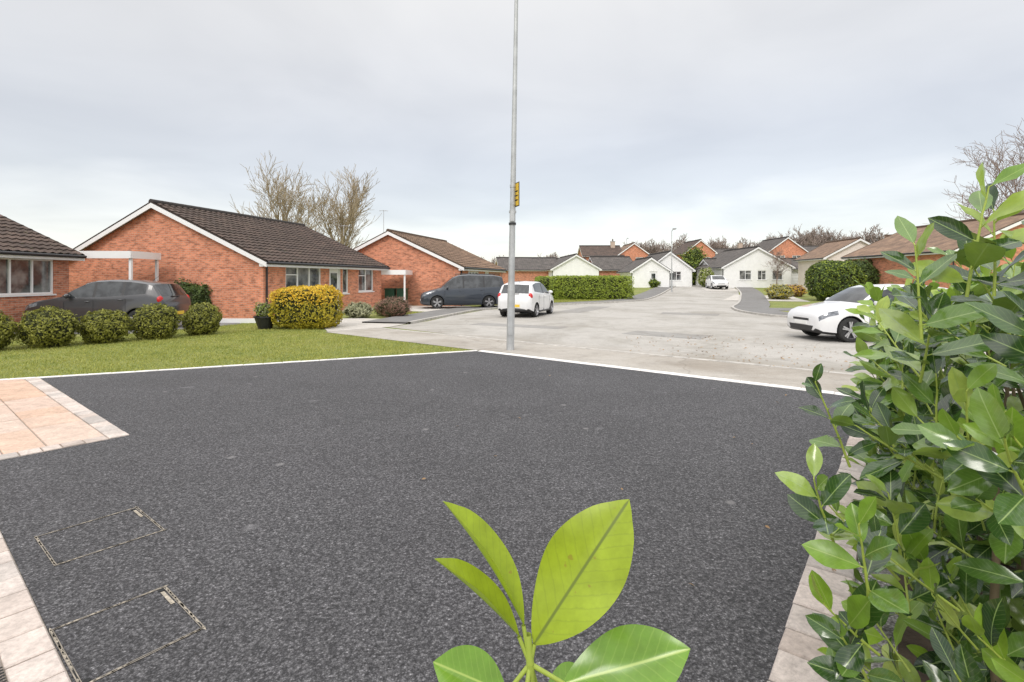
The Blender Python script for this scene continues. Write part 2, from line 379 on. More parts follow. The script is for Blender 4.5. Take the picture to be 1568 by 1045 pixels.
sheet('driveway',[(13.3,26),(13.8,28.6),(24,27),(24,23)],.012,'paveD')
for q in ([(3.2,15.0),(5.0,13.6),(5.7,14.5),(3.9,15.9)],[(6.8,23.5),(9.0,22.4),(9.6,23.6),(7.3,24.8)],[(2.0,24.8),(3.2,24.2),(5.8,29.8),(4.6,30.3)],[(-1.5,18.0),(1.5,16.4),(1.9,17.1),(-1.1,18.8)]):
    sheet('road_repair_patch',q,.0085,'patch')

K=Vector((-3.91,5.23)); na=-u; nb=-v
def kb_(a,b_): p=K+na*a+nb*b_; return (p.x,p.y)
sheet('tarmac_driveway',[(-.7,11.4),(4.83,6.92),(-.6,-.1),kb_(-5.1,1.12),kb_(0,1.12),(K.x,K.y),(-7.6,8.25)],.006,'tarmac')
blockrow('road_edging',al(0,-.09),u,22,.42,.15,.018,'edge',.006,.002)
ld=Vector((6.9,3.15)).normalized(); le0=Vector((-7.6,8.25)); lnv=Vector((ld.y,-ld.x))
q=le0-ld*7
blockrow('lawn_edging',(q.x,q.y),ld,44,.33,.07,.022,'edge',.004,.002)
sheet('patio_bed',[kb_(0,0),(le0.x,le0.y),(q.x,q.y),kb_(9,4),kb_(0,4)],.003,'joint')
pat=empty('sandstone_patio')
def clip(poly):
    out=[]
    for i in range(len(poly)):
        a=Vector(poly[i]); b_=Vector(poly[(i+1)%len(poly)]); da=(a-le0).dot(lnv)-.01; db=(b_-le0).dot(lnv)-.01
        if da>=0: out.append((a.x,a.y))
        if (da<0)!=(db<0): t=da/(da-db); p=a+(b_-a)*t; out.append((p.x,p.y))
    return out
def slab(mb,a0,a1,b0,b1,h,mat):
    c=.006; hh=h+random.uniform(-.003,.003)
    q=clip([kb_(a0,b0),kb_(a1,b0),kb_(a1,b1),kb_(a0,b1)])
    if len(q)<3: return
    if len(q)!=4:
        n=len(q); mb.mesh([(x,y,-.02) for x,y in q]+[(x,y,hh) for x,y in q],[(i,(i+1)%n,n+(i+1)%n,n+i) for i in range(n)]+[tuple(range(n,2*n))],mat); return
    ct=sum((Vector(p) for p in q),Vector((0,0)))/4
    qi=[tuple(Vector(p)+(ct-Vector(p)).normalized()*c*1.4) for p in q]
    vs=[(x,y,-.02) for x,y in q]+[(x,y,hh-.005) for x,y in q]+[(x,y,hh) for x,y in qi]
    mb.mesh(vs,[(0,1,5,4),(1,2,6,5),(2,3,7,6),(3,0,4,7),(4,5,9,8),(5,6,10,9),(6,7,11,10),(7,4,8,11),(8,9,10,11)],mat)
mb=MB()
b0=.17
while b0<3.5:
    bw=random.choice([.44,.6,.3]); a0=.17+0
    while a0<8.5:
        L=random.choice([.6,.9,.44,.75]); slab(mb,a0,a0+L-.012,b0,b0+bw-.012,.016,'slab'); a0+=L
    b0+=bw
mb.obj('slabs',pat)
mb=MB(); t=0
while t<8.5:
    L=random.uniform(.13,.26); slab(mb,t,t+L-.01,0,.16,.018,'sett'); t+=L
t=.17
while t<3.4:
    L=random.uniform(.13,.26); slab(mb,0,.16,t,t+L-.01,.018,'sett'); t+=L
mb.obj('sett_border',pat)
brd=empty('sett_edging'); mb=MB()
for r in range(5):
    t=-5.4+random.random()*.1
    while t<-.02:
        L=random.uniform(.15,.26); slab(mb,t,min(t+L,0)-.01,1.125+r*.165,1.125+(r+1)*.165-.01,.017,'sett'); t+=L
mb.obj('setts',brd)
mb=MB(); 
q=[kb_(-5.5,1.12),kb_(0,1.12),kb_(0,3),kb_(-5.5,3)]
mb.face([(x,y,.0035) for x,y in q][::-1],'joint'); mb.obj('bed',brd)
rd=Vector((.606,.796)); rn=Vector((.796,-.606)); r0=Vector((1.0,2.03))
def rp(t,w): p=r0+rd*t+rn*w; return (p.x,p.y)
blockrow('sett_edging',rp(-3.0,.235),rd,46,(.17,.24),.225,.019,'sett',.01,.003)
sheet('gravel_bed',[rp(-3,.235),rp(6,.235),rp(6,.42),rp(-3,.42)],.005,'gravel')
sheet('soil_bed',[rp(-3,.42),rp(6,.42),rp(6,2.3),rp(-3,2.3)],.004,'soil')
def cover(name,pts):
    e=empty(name); mb=MB()
    P=[Vector(p) for p in pts]; c=sum(P,Vector((0,0)))/4
    for i in range(4):
        a=P[i]; b_=P[(i+1)%4]; d=(b_-a).normalized(); nn=Vector((-d.y,d.x))
        if nn.dot(c-a)<0: nn=-nn
        for w0,w1,zz,mt in ((0,.0045,.0095,'rim'),(.005,.010,.0092,'rimd'),(.0105,.014,.0096,'rim')):
            vs=[a+nn*w0,b_+nn*w0,b_+nn*w1,a+nn*w1]; mb.face([(q.x,q.y,zz) for q in vs],mt)
        for k in range(18):
            t=random.random(); q=a+(b_-a)*t+nn*.006; s=random.uniform(.008,.02)
            mb.face([((q+d*s*1.5).x,(q+d*s*1.5).y,.0101),((q+nn*.005).x,(q+nn*.005).y,.0101),((q-d*s*1.5).x,(q-d*s*1.5).y,.0101),((q-nn*.005).x,(q-nn*.005).y,.0101)],'tag')
    for i in (1,3):
        q=P[i]+(c-P[i])*.12; mb.cyl((q.x,q.y,.006),(q.x,q.y,.0095),.014,.014,'rimd',10)
    d=(P[2]-P[1]).normalized(); nn=Vector((-d.y,d.x))
    if nn.dot(c-P[1])<0: nn=-nn
    q=P[1]+nn*.03+d*.05; q2=q+d*.15
    mb.face([((q+nn*.008).x,(q+nn*.008).y,.0098),((q-nn*.008).x,(q-nn*.008).y,.0098),((q2-nn*.009).x,(q2-nn*.009).y,.0098),((q2+nn*.009).x,(q2+nn*.009).y,.0098)],'tag')
    mb.obj('frame',e)
cover('manhole_cover',[(-2.95,3.16),(-2.62,3.58),(-2.2,3.25),(-2.54,2.84)])
cover('manhole_cover',[(-2.10,2.32),(-1.80,2.66),(-1.40,2.34),(-1.68,1.99)])
mb=MB(); q=Vector((-1.93,1.98))
for i in range(9):
    a=q+na*(i*.022)+nb*.06
    mb.mesh([(a.x+dx_*na.x*.006+dy_*nb.x*.05,a.y+dx_*na.y*.006+dy_*nb.y*.05,.0225) for dx_,dy_ in((-1,-1),(1,-1),(1,1),(-1,1))],[(0,1,2,3)],'rimd')
mb.obj('drain_grating')

# ------------------------------------------------------------ lawn grass
def scatter_poly(pts,n):
    P=np.array(pts); mn=P.min(0); mx=P.max(0); out=[]
    while len(out)<n:
        q=rng.uniform(mn,mx,(n,2)); ins=np.zeros(len(q),bool); j=len(P)-1
        for i in range(len(P)):
            c=((P[i,1]>q[:,1])!=(P[j,1]>q[:,1]))&(q[:,0]<(P[j,0]-P[i,0])*(q[:,1]-P[i,1])/(P[j,1]-P[i,1]+1e-12)+P[i,0]); ins^=c; j=i
        out+=list(q[ins])
    return np.array(out[:n])
LAWN=[(-8.2,8.05),(-.85,11.42),(-5.65,15.4),(-7.2,18.2),(-9.6,18.6),(-11.5,14.5),(-16,12.2),(-14,5.5)]
def blades(name,poly,n,h,w,parent=None,zb=0):
    P=scatter_poly(poly,n); ang=rng.uniform(0,6.28,n); lean=rng.normal(0,.5,(n,2))*h; hh=h*rng.uniform(.4,1.2,n)
    hh*=np.array([1+.5*noise.noise(Vector((x*1.3,y*1.3,0))) for x,y in P])
    z0=np.array([gz(y) for y in P[:,1]])+zb
    dx=np.cos(ang)*w/2; dy=np.sin(ang)*w/2
    V=np.empty((n,3,3)); V[:,0]=np.c_[P[:,0]-dx,P[:,1]-dy,z0]; V[:,1]=np.c_[P[:,0]+dx,P[:,1]+dy,z0]; V[:,2]=np.c_[P[:,0]+lean[:,0],P[:,1]+lean[:,1],z0+hh]
    return npmesh(name,V.reshape(-1,3),np.arange(n*3).reshape(-1,3),['blade'],parent=parent)
blades('lawn_grass',LAWN,80000,.04,.014)
blades('verge_grass',[(-4.8,21.7),(-2.9,23.5),(-2.4,24.1),(-6.8,26.2)],6000,.05,.02)
blades('verge_grass',[(1.5,32.3),(5,34.6),(9,39),(3,39)],7000,.06,.03)

# ------------------------------------------------------------ houses
def rect_holes(mb,P,u0,u1,z0,z1,holes,mat):
    us=sorted({u0,u1,*[h[0] for h in holes],*[h[1] for h in holes]}); zs=sorted({z0,z1,*[h[2] for h in holes],*[h[3] for h in holes]})
    for i in range(len(us)-1):
        for j in range(len(zs)-1):
            cu=(us[i]+us[i+1])/2; cz=(zs[j]+zs[j+1])/2
            if any(h[0]<cu<h[1] and h[2]<cz<h[3] for h in holes): continue
            a,b_,c,d=us[i],us[i+1],zs[j],zs[j+1]
            mb.face([P(a,c,0),P(b_,c,0),P(b_,d,0),P(a,d,0)],mat,[(a,c),(b_,c),(b_,d),(a,d)])
def house(name,C,ang,L,W,eave,ridge,z0=0,wall='brick',gablemat=None,roof='tile',holes=None,tiles=False,verge=.25,over=.35,fascia='white',gutter='black',chimney=None):
    e=empty(name,(C[0],C[1],z0),ang); holes=holes or {}; gm=gablemat or wall
    fr={'front':(lambda u_,z,d:(u_,d,z),L),'back':(lambda u_,z,d:(u_,W-d,z),L),'g0':(lambda u_,z,d:(d,u_,z),W),'gL':(lambda u_,z,d:(L-d,u_,z),W)}
    wb=MB(); fb=MB()
    for k,(P,wd) in fr.items():
        hs=holes.get(k,[]); mt=gm if k in('g0','gL') else wall
        rect_holes(wb,P,0,wd,-.3,eave,hs,mt)
        if k in('g0','gL'):
            wb.face([P(0,eave,0),P(W,eave,0),P(W/2,ridge,0)],mt,[(0,eave),(W,eave),(W/2,ridge)])
        for h in hs:
            a,b_,c,d=h[:4]; kind=h[4] if len(h)>4 else 'win'; nm=h[5] if len(h)>5 else 2
            D=.1
            for (p,q) in (((a,c),(b_,c)),((b_,c),(b_,d)),((b_,d),(a,d)),((a,d),(a,c))):
                wb.face([P(*p,0),P(*q,0),P(*q,D),P(*p,D)],mt,[(p[0],p[1]),(q[0],q[1]),(q[0],q[1]+D),(p[0],p[1]+D)])
            def bx(a_,b2,c_,d_,e0,e1,m_): fb.box(P(a_,c_,e0),P(b2,d_,e1),m_)
            if kind=='garage':
                bx(a,b_,c,d,.08,.12,'white')
                n=int((d-c)/.3)
                for i in range(1,n): bx(a+.02,b_-.02,c+i*(d-c)/n-.008,c+i*(d-c)/n+.008,.075,.079,'kerb')
                continue
            bx(a,b_,c,d,.085,.1,'glass' if kind!='door' else 'white')
            t=.06
            bx(a,a+t,c,d,.03,.084,'white'); bx(b_-t,b_,c,d,.03,.084,'white'); bx(a+t,b_-t,d-t,d,.03,.084,'white'); bx(a+t,b_-t,c,c+t,.03,.084,'white')
            for i in range(1,nm):
                x=a+(b_-a)*i/nm; bx(x-.03,x+.03,c+t,d-t,.034,.083,'white')
            if kind=='win':
                bx(a-.05,b_+.05,c-.05,c-.002,-.05,.03,'white')
                if nm>1: bx(a+t,a+(b_-a)/nm-.03,d-.38,d-.34,.036,.083,'white')
                bx(a+.05,b_-.05,c+.05,d-.05,.101,.12,'curtain')
            if kind=='door':
                bx(a+.22,b_-.22,c+1.1,d-.25,.07,.084,'glass'); bx(a+.2,b_-.2,c+.2,c+.85,.074,.084,'kerb'); bx(b_-.17,b_-.12,c+.95,c+1.1,.04,.083,'alloy')
    wb.obj('walls',e); 
    rb=MB(); m=(ridge-eave)/(W/2); lift=.13
    x0,x1=-verge,L+verge
    def S(side,x,t,dz=0):
        y=-over+(W/2+over)*t; z=eave+lift+m*y+dz
        return (x,y,z) if side==0 else (x,W-y,z)
    SL=(W/2+over)*math.sqrt(1+m*m)
    for side in(0,1):
        if tiles and side==0:
            nr=int(SL/.33); nc=int((x1-x0)/.075)
            prev=None
            for r in range(nr):
                t0=r/nr; t1=(r+1)/nr; rowo=random.uniform(-.004,.004)
                lo=[];hi=[]
                for c_ in range(nc+1):
                    x=x0+(x1-x0)*c_/nc; w=.02*math.cos(2*math.pi*(c_/4.0))
                    j=.010*noise.noise(Vector((c_//4*1.7,r*1.3,side)))
                    lo.append((S(0,x,t0,.04+w+j+rowo),(x,r*.33))); hi.append((S(0,x,t1,.0+w+j),(x,(r+1)*.33)))
                for c_ in range(nc):
                    a,b_,c2,d=lo[c_],lo[c_+1],hi[c_+1],hi[c_]
                    rb.face([a[0],b_[0],c2[0],d[0]],roof,[a[1],b_[1],c2[1],d[1]])
                    if prev: rb.face([prev[c_][0],prev[c_+1][0],b_[0],a[0]],roof,[(a[1][0],a[1][1]+.01)]*4)
                prev=hi
        else:
            q=[S(side,x0,0),S(side,x1,0),S(side,x1,1),S(side,x0,1)]
            uvq=[(x0,0),(x1,0),(x1,SL),(x0,SL)]
            if side: q=q[::-1]; uvq=uvq[::-1]
            rb.face(q,roof,uvq)
        rb.face([S(side,x0,0,-.1),S(side,x1,0,-.1),S(side,x1,1,-.1),S(side,x0,1,-.1)],fascia)
        for xe,sgn in((x0,-1),(x1,1)):
            rb.face([S(side,xe,0,-.1),S(side,xe,0,.03),S(side,xe,1,.03),S(side,xe,1,-.1)],roof)
            xa=xe+sgn*.002; xb=xe-sgn*.03
            A=[S(side,xa,0,-.04),S(side,xa,1,-.04),S(side,xa,1,-.24),S(side,xa,0,-.22)]
            B=[S(side,xb,0,-.04),S(side,xb,1,-.04),S(side,xb,1,-.24),S(side,xb,0,-.22)]
            fb.mesh(A+B,[(0,1,2,3),(4,7,6,5),(0,4,5,1),(2,6,7,3),(3,7,4,0)],fascia)
        ze=eave+lift-m*over; yf=-over+.02 if side==0 else W+over-.02; sg=-1 if side==0 else 1
        fb.box((x0+.03,yf-.012,ze-.2),(x1-.03,yf+.012,ze-.03),fascia)
        yg=yf+sg*.07
        fb.cyl((x0+.02,yg,ze-.06),(x1-.02,yg,ze-.06),.055,.055,gutter,8)
        fb.box((x0+.03,min(yf-sg*.014,0 if side==0 else W),ze-.2),(x1-.03,max(yf-sg*.014,0 if side==0 else W),ze-.185),fascia)
        for xe,sgn in((x0,1),(x1,-1)):
            y_in=.0 if side==0 else W
            fb.box((xe+sgn*.032,yf-sg*.014,ze-.184),(xe+sgn*.05,y_in,ze-.02),fascia)
        fb.cyl((.15,(-.05 if side==0 else W+.05),ze-.2),(.15,(-.05 if side==0 else W+.05),0),.035,.035,gutter,8)
    n=int((x1-x0)/.45)
    for i in range(n):
        a=x0+(x1-x0)*i/n; b_=x0+(x1-x0)*(i+1)/n
        rb.cyl((a,W/2,ridge+lift+.0),(b_-.006,W/2,ridge+lift+.004),.125,.118,'tileg' if roof=='tile' else roof,10)
    if chimney:
        cx,cy,ch=chimney; zt=ridge+ch
        rb.box((cx-.35,cy-.3,eave),(cx+.35,cy+.3,zt),'brick2'); rb.box((cx-.4,cy-.35,zt),(cx+.4,cy+.35,zt+.1),'kerb'); rb.cyl((cx,cy,zt+.1),(cx,cy,zt+.5),.12,.1,'tiler',10)
    rb.obj('roof',e); fb.obj('trim_windows',e)
    return e
A1=math.atan2(.97,.25)
house('brick_bungalow',(-9.72,20.0),A1,9.3,10.5,2.32,4.66,roof='tile',tiles=True,
  holes={'front':[(1.3,3.7,.95,2.15,'win',3),(4.35,5.3,.05,2.15,'door',1),(5.45,5.95,.9,2.15,'win',1),(6.9,8.4,.95,2.15,'win',2)]})
house('brick_bungalow',(-3.1,30.5),A1,9.0,9.2,2.35,4.45,wall='brick',roof='tiler',tiles=True,
  holes={'front':[(1.5,3.6,.95,2.1,'win',3),(5,6,.05,2.1,'door',1)]})
house('brick_bungalow',(-15.75,9.6),math.pi/2,8.6,10.5,2.5,5.0,wall='brick2',roof='tile',tiles=True,
  holes={'front':[(5.0,8.0,1.1,2.28,'win',4),(1.5,3.5,1.1,2.28,'win',3)]})
house('white_bungalow',(21.8,62),math.pi/2,9,5.4,2.3,4.3,z0=gz(62)-.15,wall='render',roof='tileg',holes={'g0':[(1.3,3.6,.9,2.0,'win',4)]})
house('white_bungalow',(18.3,59.5),math.pi/2,7,4.3,2.1,3.5,z0=gz(59)-.1,wall='render',roof='tileg',holes={'g0':[(1.4,2.3,.05,2.0,'door',1)]})
house('white_bungalow',(32.2,59),math.pi/2,9,7.8,2.45,4.6,z0=gz(59)-.0,wall='render',roof='tileg',holes={'g0':[(1.0,2.2,.9,2.0,'win',2),(2.9,3.9,.9,2.0,'win',2),(4.6,6.0,.9,2.0,'win',2)]})
house('white_garage',(24.9,63.5),0,2.9,5,2.3,3.4,z0=gz(62),wall='render',roof='tileg',holes={'front':[(.4,2.5,.02,2.0,'garage')]})
house('white_garage',(32.6,60.5),0,3.0,5,2.2,3.3,z0=gz(62),wall='render',roof='tileg',holes={'front':[(.4,2.6,.02,2.0,'garage')]})
house('white_bungalow',(11.2,66),math.pi/2+.1,10,6.0,2.4,4.1,z0=gz(66)-.2,wall='render',roof='tileg')
house('bungalow',(12.0,72),0.05,5.5,8,2.4,4.2,z0=.6,wall='brick2',roof='tileg')
house('bungalow',(-1.5,68),0.12,8,8,2.4,4.0,z0=.5,wall='brick2',roof='tileg')
house('bungalow',(4.8,76),0.1,7,8,2.3,4.2,z0=.5,wall='brick2',roof='tile')
wl=[(.8,2.2,.9,2.1,'win',2),(.8,2.2,3.4,4.5,'win',2)]
house('brick_house',(12,86),0,6.6,7,4.9,6.6,z0=.7,wall='brick2',roof='tile',holes={'front':[(1,2.6,3.5,4.6,'win',2),(4,5.6,3.5,4.6,'win',2)]},chimney=(5.5,3,.8))
house('brick_house',(23,86),math.pi/2,8,5.0,5.0,6.8,z0=.8,wall='brick',roof='tiler',holes={'g0':wl})
house('brick_house',(34.9,88),math.pi/2,8,5.0,5.4,7.4,z0=.9,wall='brick',roof='tile',holes={'g0':wl})
house('brick_house',(48.4,84),math.pi/2,8,6.4,5.1,7.4,z0=1.0,wall='brick',roof='tileg',holes={'g0':[(1.0,2.4,3.3,4.5,'win',2),(3.6,5,3.3,4.5,'win',2),(1.0,5,.9,2.0,'win',4)]})
house('brick_house',(48.9,87),0,5,7,4.9,6.4,z0=.9,wall='render',roof='tileg',holes={'front':[(1,2.5,3.4,4.5,'win',2)]},chimney=(.5,3,.9))
house('brick_house',(36.8,92),0,6,7,4.6,6.2,z0=.9,wall='render',roof='tileg',chimney=(5.5,3,1.2))
house('bungalow',(37.2,50),math.pi/2-.1,6,6.2,3.4,5.1,z0=.4,wall='pink',roof='tiler',holes={'g0':[(2,4,1.8,2.9,'win',3)]})
house('bungalow',(50.5,72),math.pi/2,6,8,3.0,5.2,z0=.8,wall='render',roof='tileg')
house('bungalow',(31.0,42.5),-.68,15,7,3.3,5.2,z0=.1,wall='pink',roof='tiler',tiles=True,holes={'front':[(.6,2.6,1.9,3.0,'win',3),(3.4,4.6,1.9,3.0,'win',2),(5.4,8,1.9,3.0,'win',4)]})
house('brick_bungalow',(36.4,31),math.pi/2,10,9.5,3.4,5.5,z0=0,wall='brick',roof='tiler')

def carport(name,x0,x1,y0,y1,z,posts):
    e=empty(name); mb=MB()
    mb.box((x0,y0,z-.06),(x1,y1,z+.02),'tileg'); mb.box((x0-.02,y0-.03,z-.24),(x1+.02,y0-.003,z+.03),'white'); mb.box((x1+.002,y0,z-.24),(x1+.03,y1,z+.03),'white')
    for px,py in posts: mb.box((px-.045,py-.045,0),(px+.045,py+.045,z-.07),'white')
    mb.obj('frame',e)
carport('carport',-17,-14.15,19.0,20.6,2.62,[(-14.22,19.1),(-14.22,20.5)])
carport('carport',-8.4,-6.05,29.0,31.0,2.1,[(-6.1,29.1)])
mb=MB()
for i,x in enumerate((-7.55,-6.85)):
    mb.box((x,30.4,.08),(x+.56,30.95,.98),'bin'); mb.box((x-.03,30.35,.98),(x+.59,31,1.06),'bin'); mb.cyl((x+.05,30.9,.1),(x+.5,30.9,.1),.1,.1,'tyre')
mb.obj('wheelie_bins')
mb=MB(); mb.box((-9.0,18.95,0),(-8.3,19.05,.12),'white'); mb.box((-11.4,18.7,0),(-9.0,18.82,.16),'white'); mb.obj('low_white_edging_wall')
def aerial(x,y,z0,z1):
    mb=MB(); mb.cyl((x,y,z0),(x,y,z1),.02,.02,'galv',6); mb.cyl((x-.3,y,z1-.05),(x+.3,y,z1-.05),.012,.012,'galv',5)
    for i in range(6): mb.cyl((x-.27+i*.1,y-.2,z1-.05),(x-.27+i*.1,y+.2,z1-.05),.008,.008,'galv',4)
    mb.obj('tv_aerial')
aerial(-8.9,35.5,4.0,6.4); aerial(-9.3,28.3,4.0,4.6)

# ------------------------------------------------------------ trees
def tree_segments(seed,H,spread,trunk_r,nl=(9,6,5,3),up=.25,low=.25,wob=.06):
    rd_=random.Random(seed); segs=[]
    def branch(p,d,L,r,lev):
        n=4 if lev==0 else 3 if lev<3 else 2
        pts=[(p.copy(),r)]; dd=d.copy(); wb_=wob if lev==0 else .13
        for i in range(n):
            dd=(dd+Vector((rd_.gauss(0,wb_),rd_.gauss(0,wb_),rd_.gauss(0,.06)+(up*.35 if lev>0 else 0)))).normalized()
            p=p+dd*(L/n); rr=r*(1-.75*(i+1)/n) if lev>0 else r*(1-.6*(i+1)/n)
            segs.append((pts[-1][0],p.copy(),pts[-1][1],rr)); pts.append((p.copy(),rr))
        if lev<len(nl):
            for k in range(nl[lev]):
                f=low+(1-low)*(k+rd_.random()*.7)/nl[lev] if lev==0 else rd_.uniform(.25,1.0)
                if k==nl[lev]-1: f=1
                x=f*n; i=min(n-1,int(x)); q=pts[i][0].lerp(pts[i+1][0],x-i); rr=pts[i][1]*(1-(x-i))+pts[i+1][1]*(x-i)
                base=(pts[i+1][0]-pts[i][0]).normalized()
                th=rd_.uniform(0,6.28) if lev else k*2.4+rd_.uniform(-.4,.4); a=base.orthogonal().normalized(); b=base.cross(a)
                an=rd_.uniform(.4,.85)*spread*(1.1-.5*f if lev==0 else 1)
                nd=(base*math.cos(an)+(a*math.cos(th)+b*math.sin(th))*math.sin(an)).normalized()
                branch(q,nd,L*rd_.uniform(.46,.66)*(1.15-.4*f if lev==0 else 1),max(rr*.6,r*.18),lev+1)
    branch(Vector((0,0,0)),Vector((0,0,1)),H*.62,trunk_r,0)
    return segs
def tree_mesh(name,segs,mat,minr=.006,H=None):
    if H:
        k=H/max(s[1].z for s in segs); segs=[(p*k,q*k,a*k,b*k) for p,q,a,b in segs]
    n=len(segs); V=np.zeros((n,8,3)); 
    for i,(p,q,a,b) in enumerate(segs):
        d=(q-p).normalized(); o=d.orthogonal().normalized(); w=d.cross(o)
        a=max(a,minr); b=max(b,minr*.7)
        for k,(s,t) in enumerate(((1,0),(0,1),(-1,0),(0,-1))):
            V[i,k]=p+o*(a*s)+w*(a*t); V[i,4+k]=q+o*(b*s)+w*(b*t)
    base=np.arange(n)[:,None]*8; F=np.concatenate([base+np.array([k,(k+1)%4,4+(k+1)%4,4+k])[None] for k in range(4)])
    return npmesh(name,V.reshape(-1,3),F,[mat],smooth=True)
t=tree_mesh('bare_tree',tree_segments(3,12.5,.85,.34,(12,7,6,3),.35,.12),'barkY',.018,13.0); t.location=(-16.4,48,0)
t=tree_mesh('bare_tree',tree_segments(12,13,.9,.32,(12,7,6,3),.35,.15),'barkY',.018,14.0); t.location=(-21.6,50,0)
t=tree_mesh('bare_tree',tree_segments(21,15.0,1.1,.30,(12,7,6,3),.1,.2),'barkR',.014,14.8); t.location=(42.0,42,0)
t=tree_mesh('bare_tree',tree_segments(25,10.5,1.1,.2,(11,7,6,3),.1,.2),'barkR',.012,8.5); t.location=(43.5,46,0)
t=tree_mesh('bare_tree',tree_segments(41,6.2,1.0,.10,(9,6,5,3),.1,.2),'barkR',.008,4.6); t.location=(29.5,57,.7)
wd=empty('distant_woodland'); protos=[]
for s in range(5):
    o_=tree_mesh('wood_tree',tree_segments(100+s,14,1.0,.22,(12,7,5,3),.25,.12),'wood',.034,10.0); o_.parent=wd; o_.location=(300+20*s,260,0); protos.append(o_)
NT=150
for i in range(NT):
    px=-80+(860*(i+rng.random())/NT); D=rng.uniform(120,175)
    X=px/784*D
    top=float(np.interp(px,[-90,0,60,150,200,240,300,340,400,470,520,580,620,760],[394,390,388,380,368,360,360,370,356,340,354,344,350,332]))
    hgt=((428-top)/784*D+1.1)*rng.uniform(.70,1.06); k=hgt/10.0
    if rng.random()<.2: k*=.8
    o_=bpy.data.objects.new('wood_tree',protos[i%5].data); COL.objects.link(o_); o_.parent=wd
    o_.location=(X,D,.5); o_.scale=(k,k,k); o_.rotation_euler[2]=rng.uniform(0,6.28)

# ------------------------------------------------------------ shrubs / hedges
def shrub(name,c,r,n,leaf,mats=('ball',),p=2,seed=0,rough=.1,corek=.86,flatbase=True,parent=None,topmat=False,asp=.5):
    e=empty(name,c) if parent is None else parent
    rg=np.random.default_rng(seed+5)
    d=rg.normal(size=(n,3)); 
    if p>2:
        d=rg.uniform(-1,1,(n,3)); ar=np.array([r[1]*r[2],r[0]*r[2],r[0]*r[1]]); ax=rg.choice(3,n,p=ar/ar.sum()); d[np.arange(n),ax]=rg.choice([-1,1],n)
    nrm=(np.abs(d)**p).sum(1)**(1/p); d=d/nrm[:,None]
    k=np.array([noise.noise(Vector((x*3.1*r[0]**.5+seed,y*3.1,z*3.1*r[2]**.5))) for x,y,z in d])
    k2=np.array([noise.noise(Vector((x*9*r[0]**.5+seed,y*9,z*9))) for x,y,z in d])
    s=1+rough*k*1.4+rough*.7*k2+ -np.abs(rg.normal(0,.05,n))+ (rg.random(n)<.05)*rg.uniform(0,.07,n)
    P=d*s[:,None]*np.array(r)[None]
    if flatbase: P[:,2]=np.maximum(P[:,2],-r[2]+.02)
    P[:,2]+=r[2]
    nn=d/np.array(r)[None]; nn/=np.linalg.norm(nn,axis=1)[:,None]; nn=nn+rg.normal(0,.55,(n,3)); nn/=np.linalg.norm(nn,axis=1)[:,None]
    t=np.cross(nn,rg.normal(size=(n,3))); t/=np.linalg.norm(t,axis=1)[:,None]; b=np.cross(nn,t)
    L=leaf*rg.uniform(.6,1.3,n)[:,None]
    V=np.stack([P-t*L,P-b*L*asp+nn*L*.2,P+t*L,P+b*L*asp+nn*L*.2],1).reshape(-1,3)
    F=np.arange(4*n).reshape(-1,4); mi=rg.integers(0,len(mats),n)
    if topmat: mi=((d[:,2]+rg.normal(0,.15,n)>.25)&(rg.random(n)<.85)).astype(int)
    npmesh('foliage',V,F,list(mats),mi=mi,parent=e)
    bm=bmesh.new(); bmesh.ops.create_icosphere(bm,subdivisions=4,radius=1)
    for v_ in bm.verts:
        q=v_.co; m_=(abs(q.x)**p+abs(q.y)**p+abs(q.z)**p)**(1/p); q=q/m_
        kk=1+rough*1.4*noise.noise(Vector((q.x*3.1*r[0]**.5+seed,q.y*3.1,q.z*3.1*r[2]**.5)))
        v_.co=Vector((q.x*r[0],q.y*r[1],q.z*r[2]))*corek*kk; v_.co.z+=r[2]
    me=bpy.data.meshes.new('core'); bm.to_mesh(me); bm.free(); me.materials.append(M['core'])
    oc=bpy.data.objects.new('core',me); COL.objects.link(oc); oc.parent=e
    return e
for i,(x,y,r) in enumerate([(-11.75,11.4,.50),(-10.95,12.1,.54),(-10.3,12.95,.51),(-9.6,13.8,.53),(-8.95,14.8,.48)]):
    shrub('clipped_shrub',(x,y,-.05),(r,r,.47+.03*math.sin(i*2.3)),3800,.033,('ball',),2,seed=i*7,rough=.16)
shrub('golden_shrub',(-6.75,16.9,0),(1.03,.8,.69),9000,.04,('gold','gold2'),4,seed=31,rough=.08,topmat=True)
shrub('privet_hedge',(6.1,39.6,gz(39.6)-.05),(3.2,.75,.92),13000,.07,('hedge',),9,seed=41,rough=.06)
shrub('privet_hedge',(2.7,42.5,0.1),(.7,3.2,.85),7000,.07,('hedge',),8,seed=42,rough=.06)
shrub('round_bush',(23.6,37.5,.05),(1.75,1.6,1.45),12000,.08,('hedge','dgreen','dgreen'),2.6,seed=51,rough=.09)
shrub('evergreen_shrub',(26,38.5,.05),(1.3,1.3,1.5),7000,.08,('dgreen',),2.2,seed=52,rough=.2)
shrub('evergreen_shrub',(-13.0,20.6,0),(.95,.45,.75),4000,.06,('dgreen',),2.2,seed=53,rough=.2)
shrub('twiggy_shrub',(-5.0,21.6,0),(.7,.5,.42),3500,.05,('rust',),2,seed=54,rough=.25,asp=.15)
shrub('pale_shrub',(-6.4,21.3,0),(.55,.45,.3),2500,.04,('pale',),2,seed=55,rough=.3)
shrub('pale_shrub',(-5.6,22.6,0),(.45,.45,.3),1800,.04,('pale','hedge'),2,seed=56,rough=.3)
shrub('golden_shrub',(20.6,39.5,.05),(.9,.8,.55),3500,.06,('gold','pale'),2,seed=57,rough=.3)
shrub('golden_shrub',(24.0,43.5,.1),(.8,.8,.5),2500,.06,('gold2','rust'),2,seed=58,rough=.3)
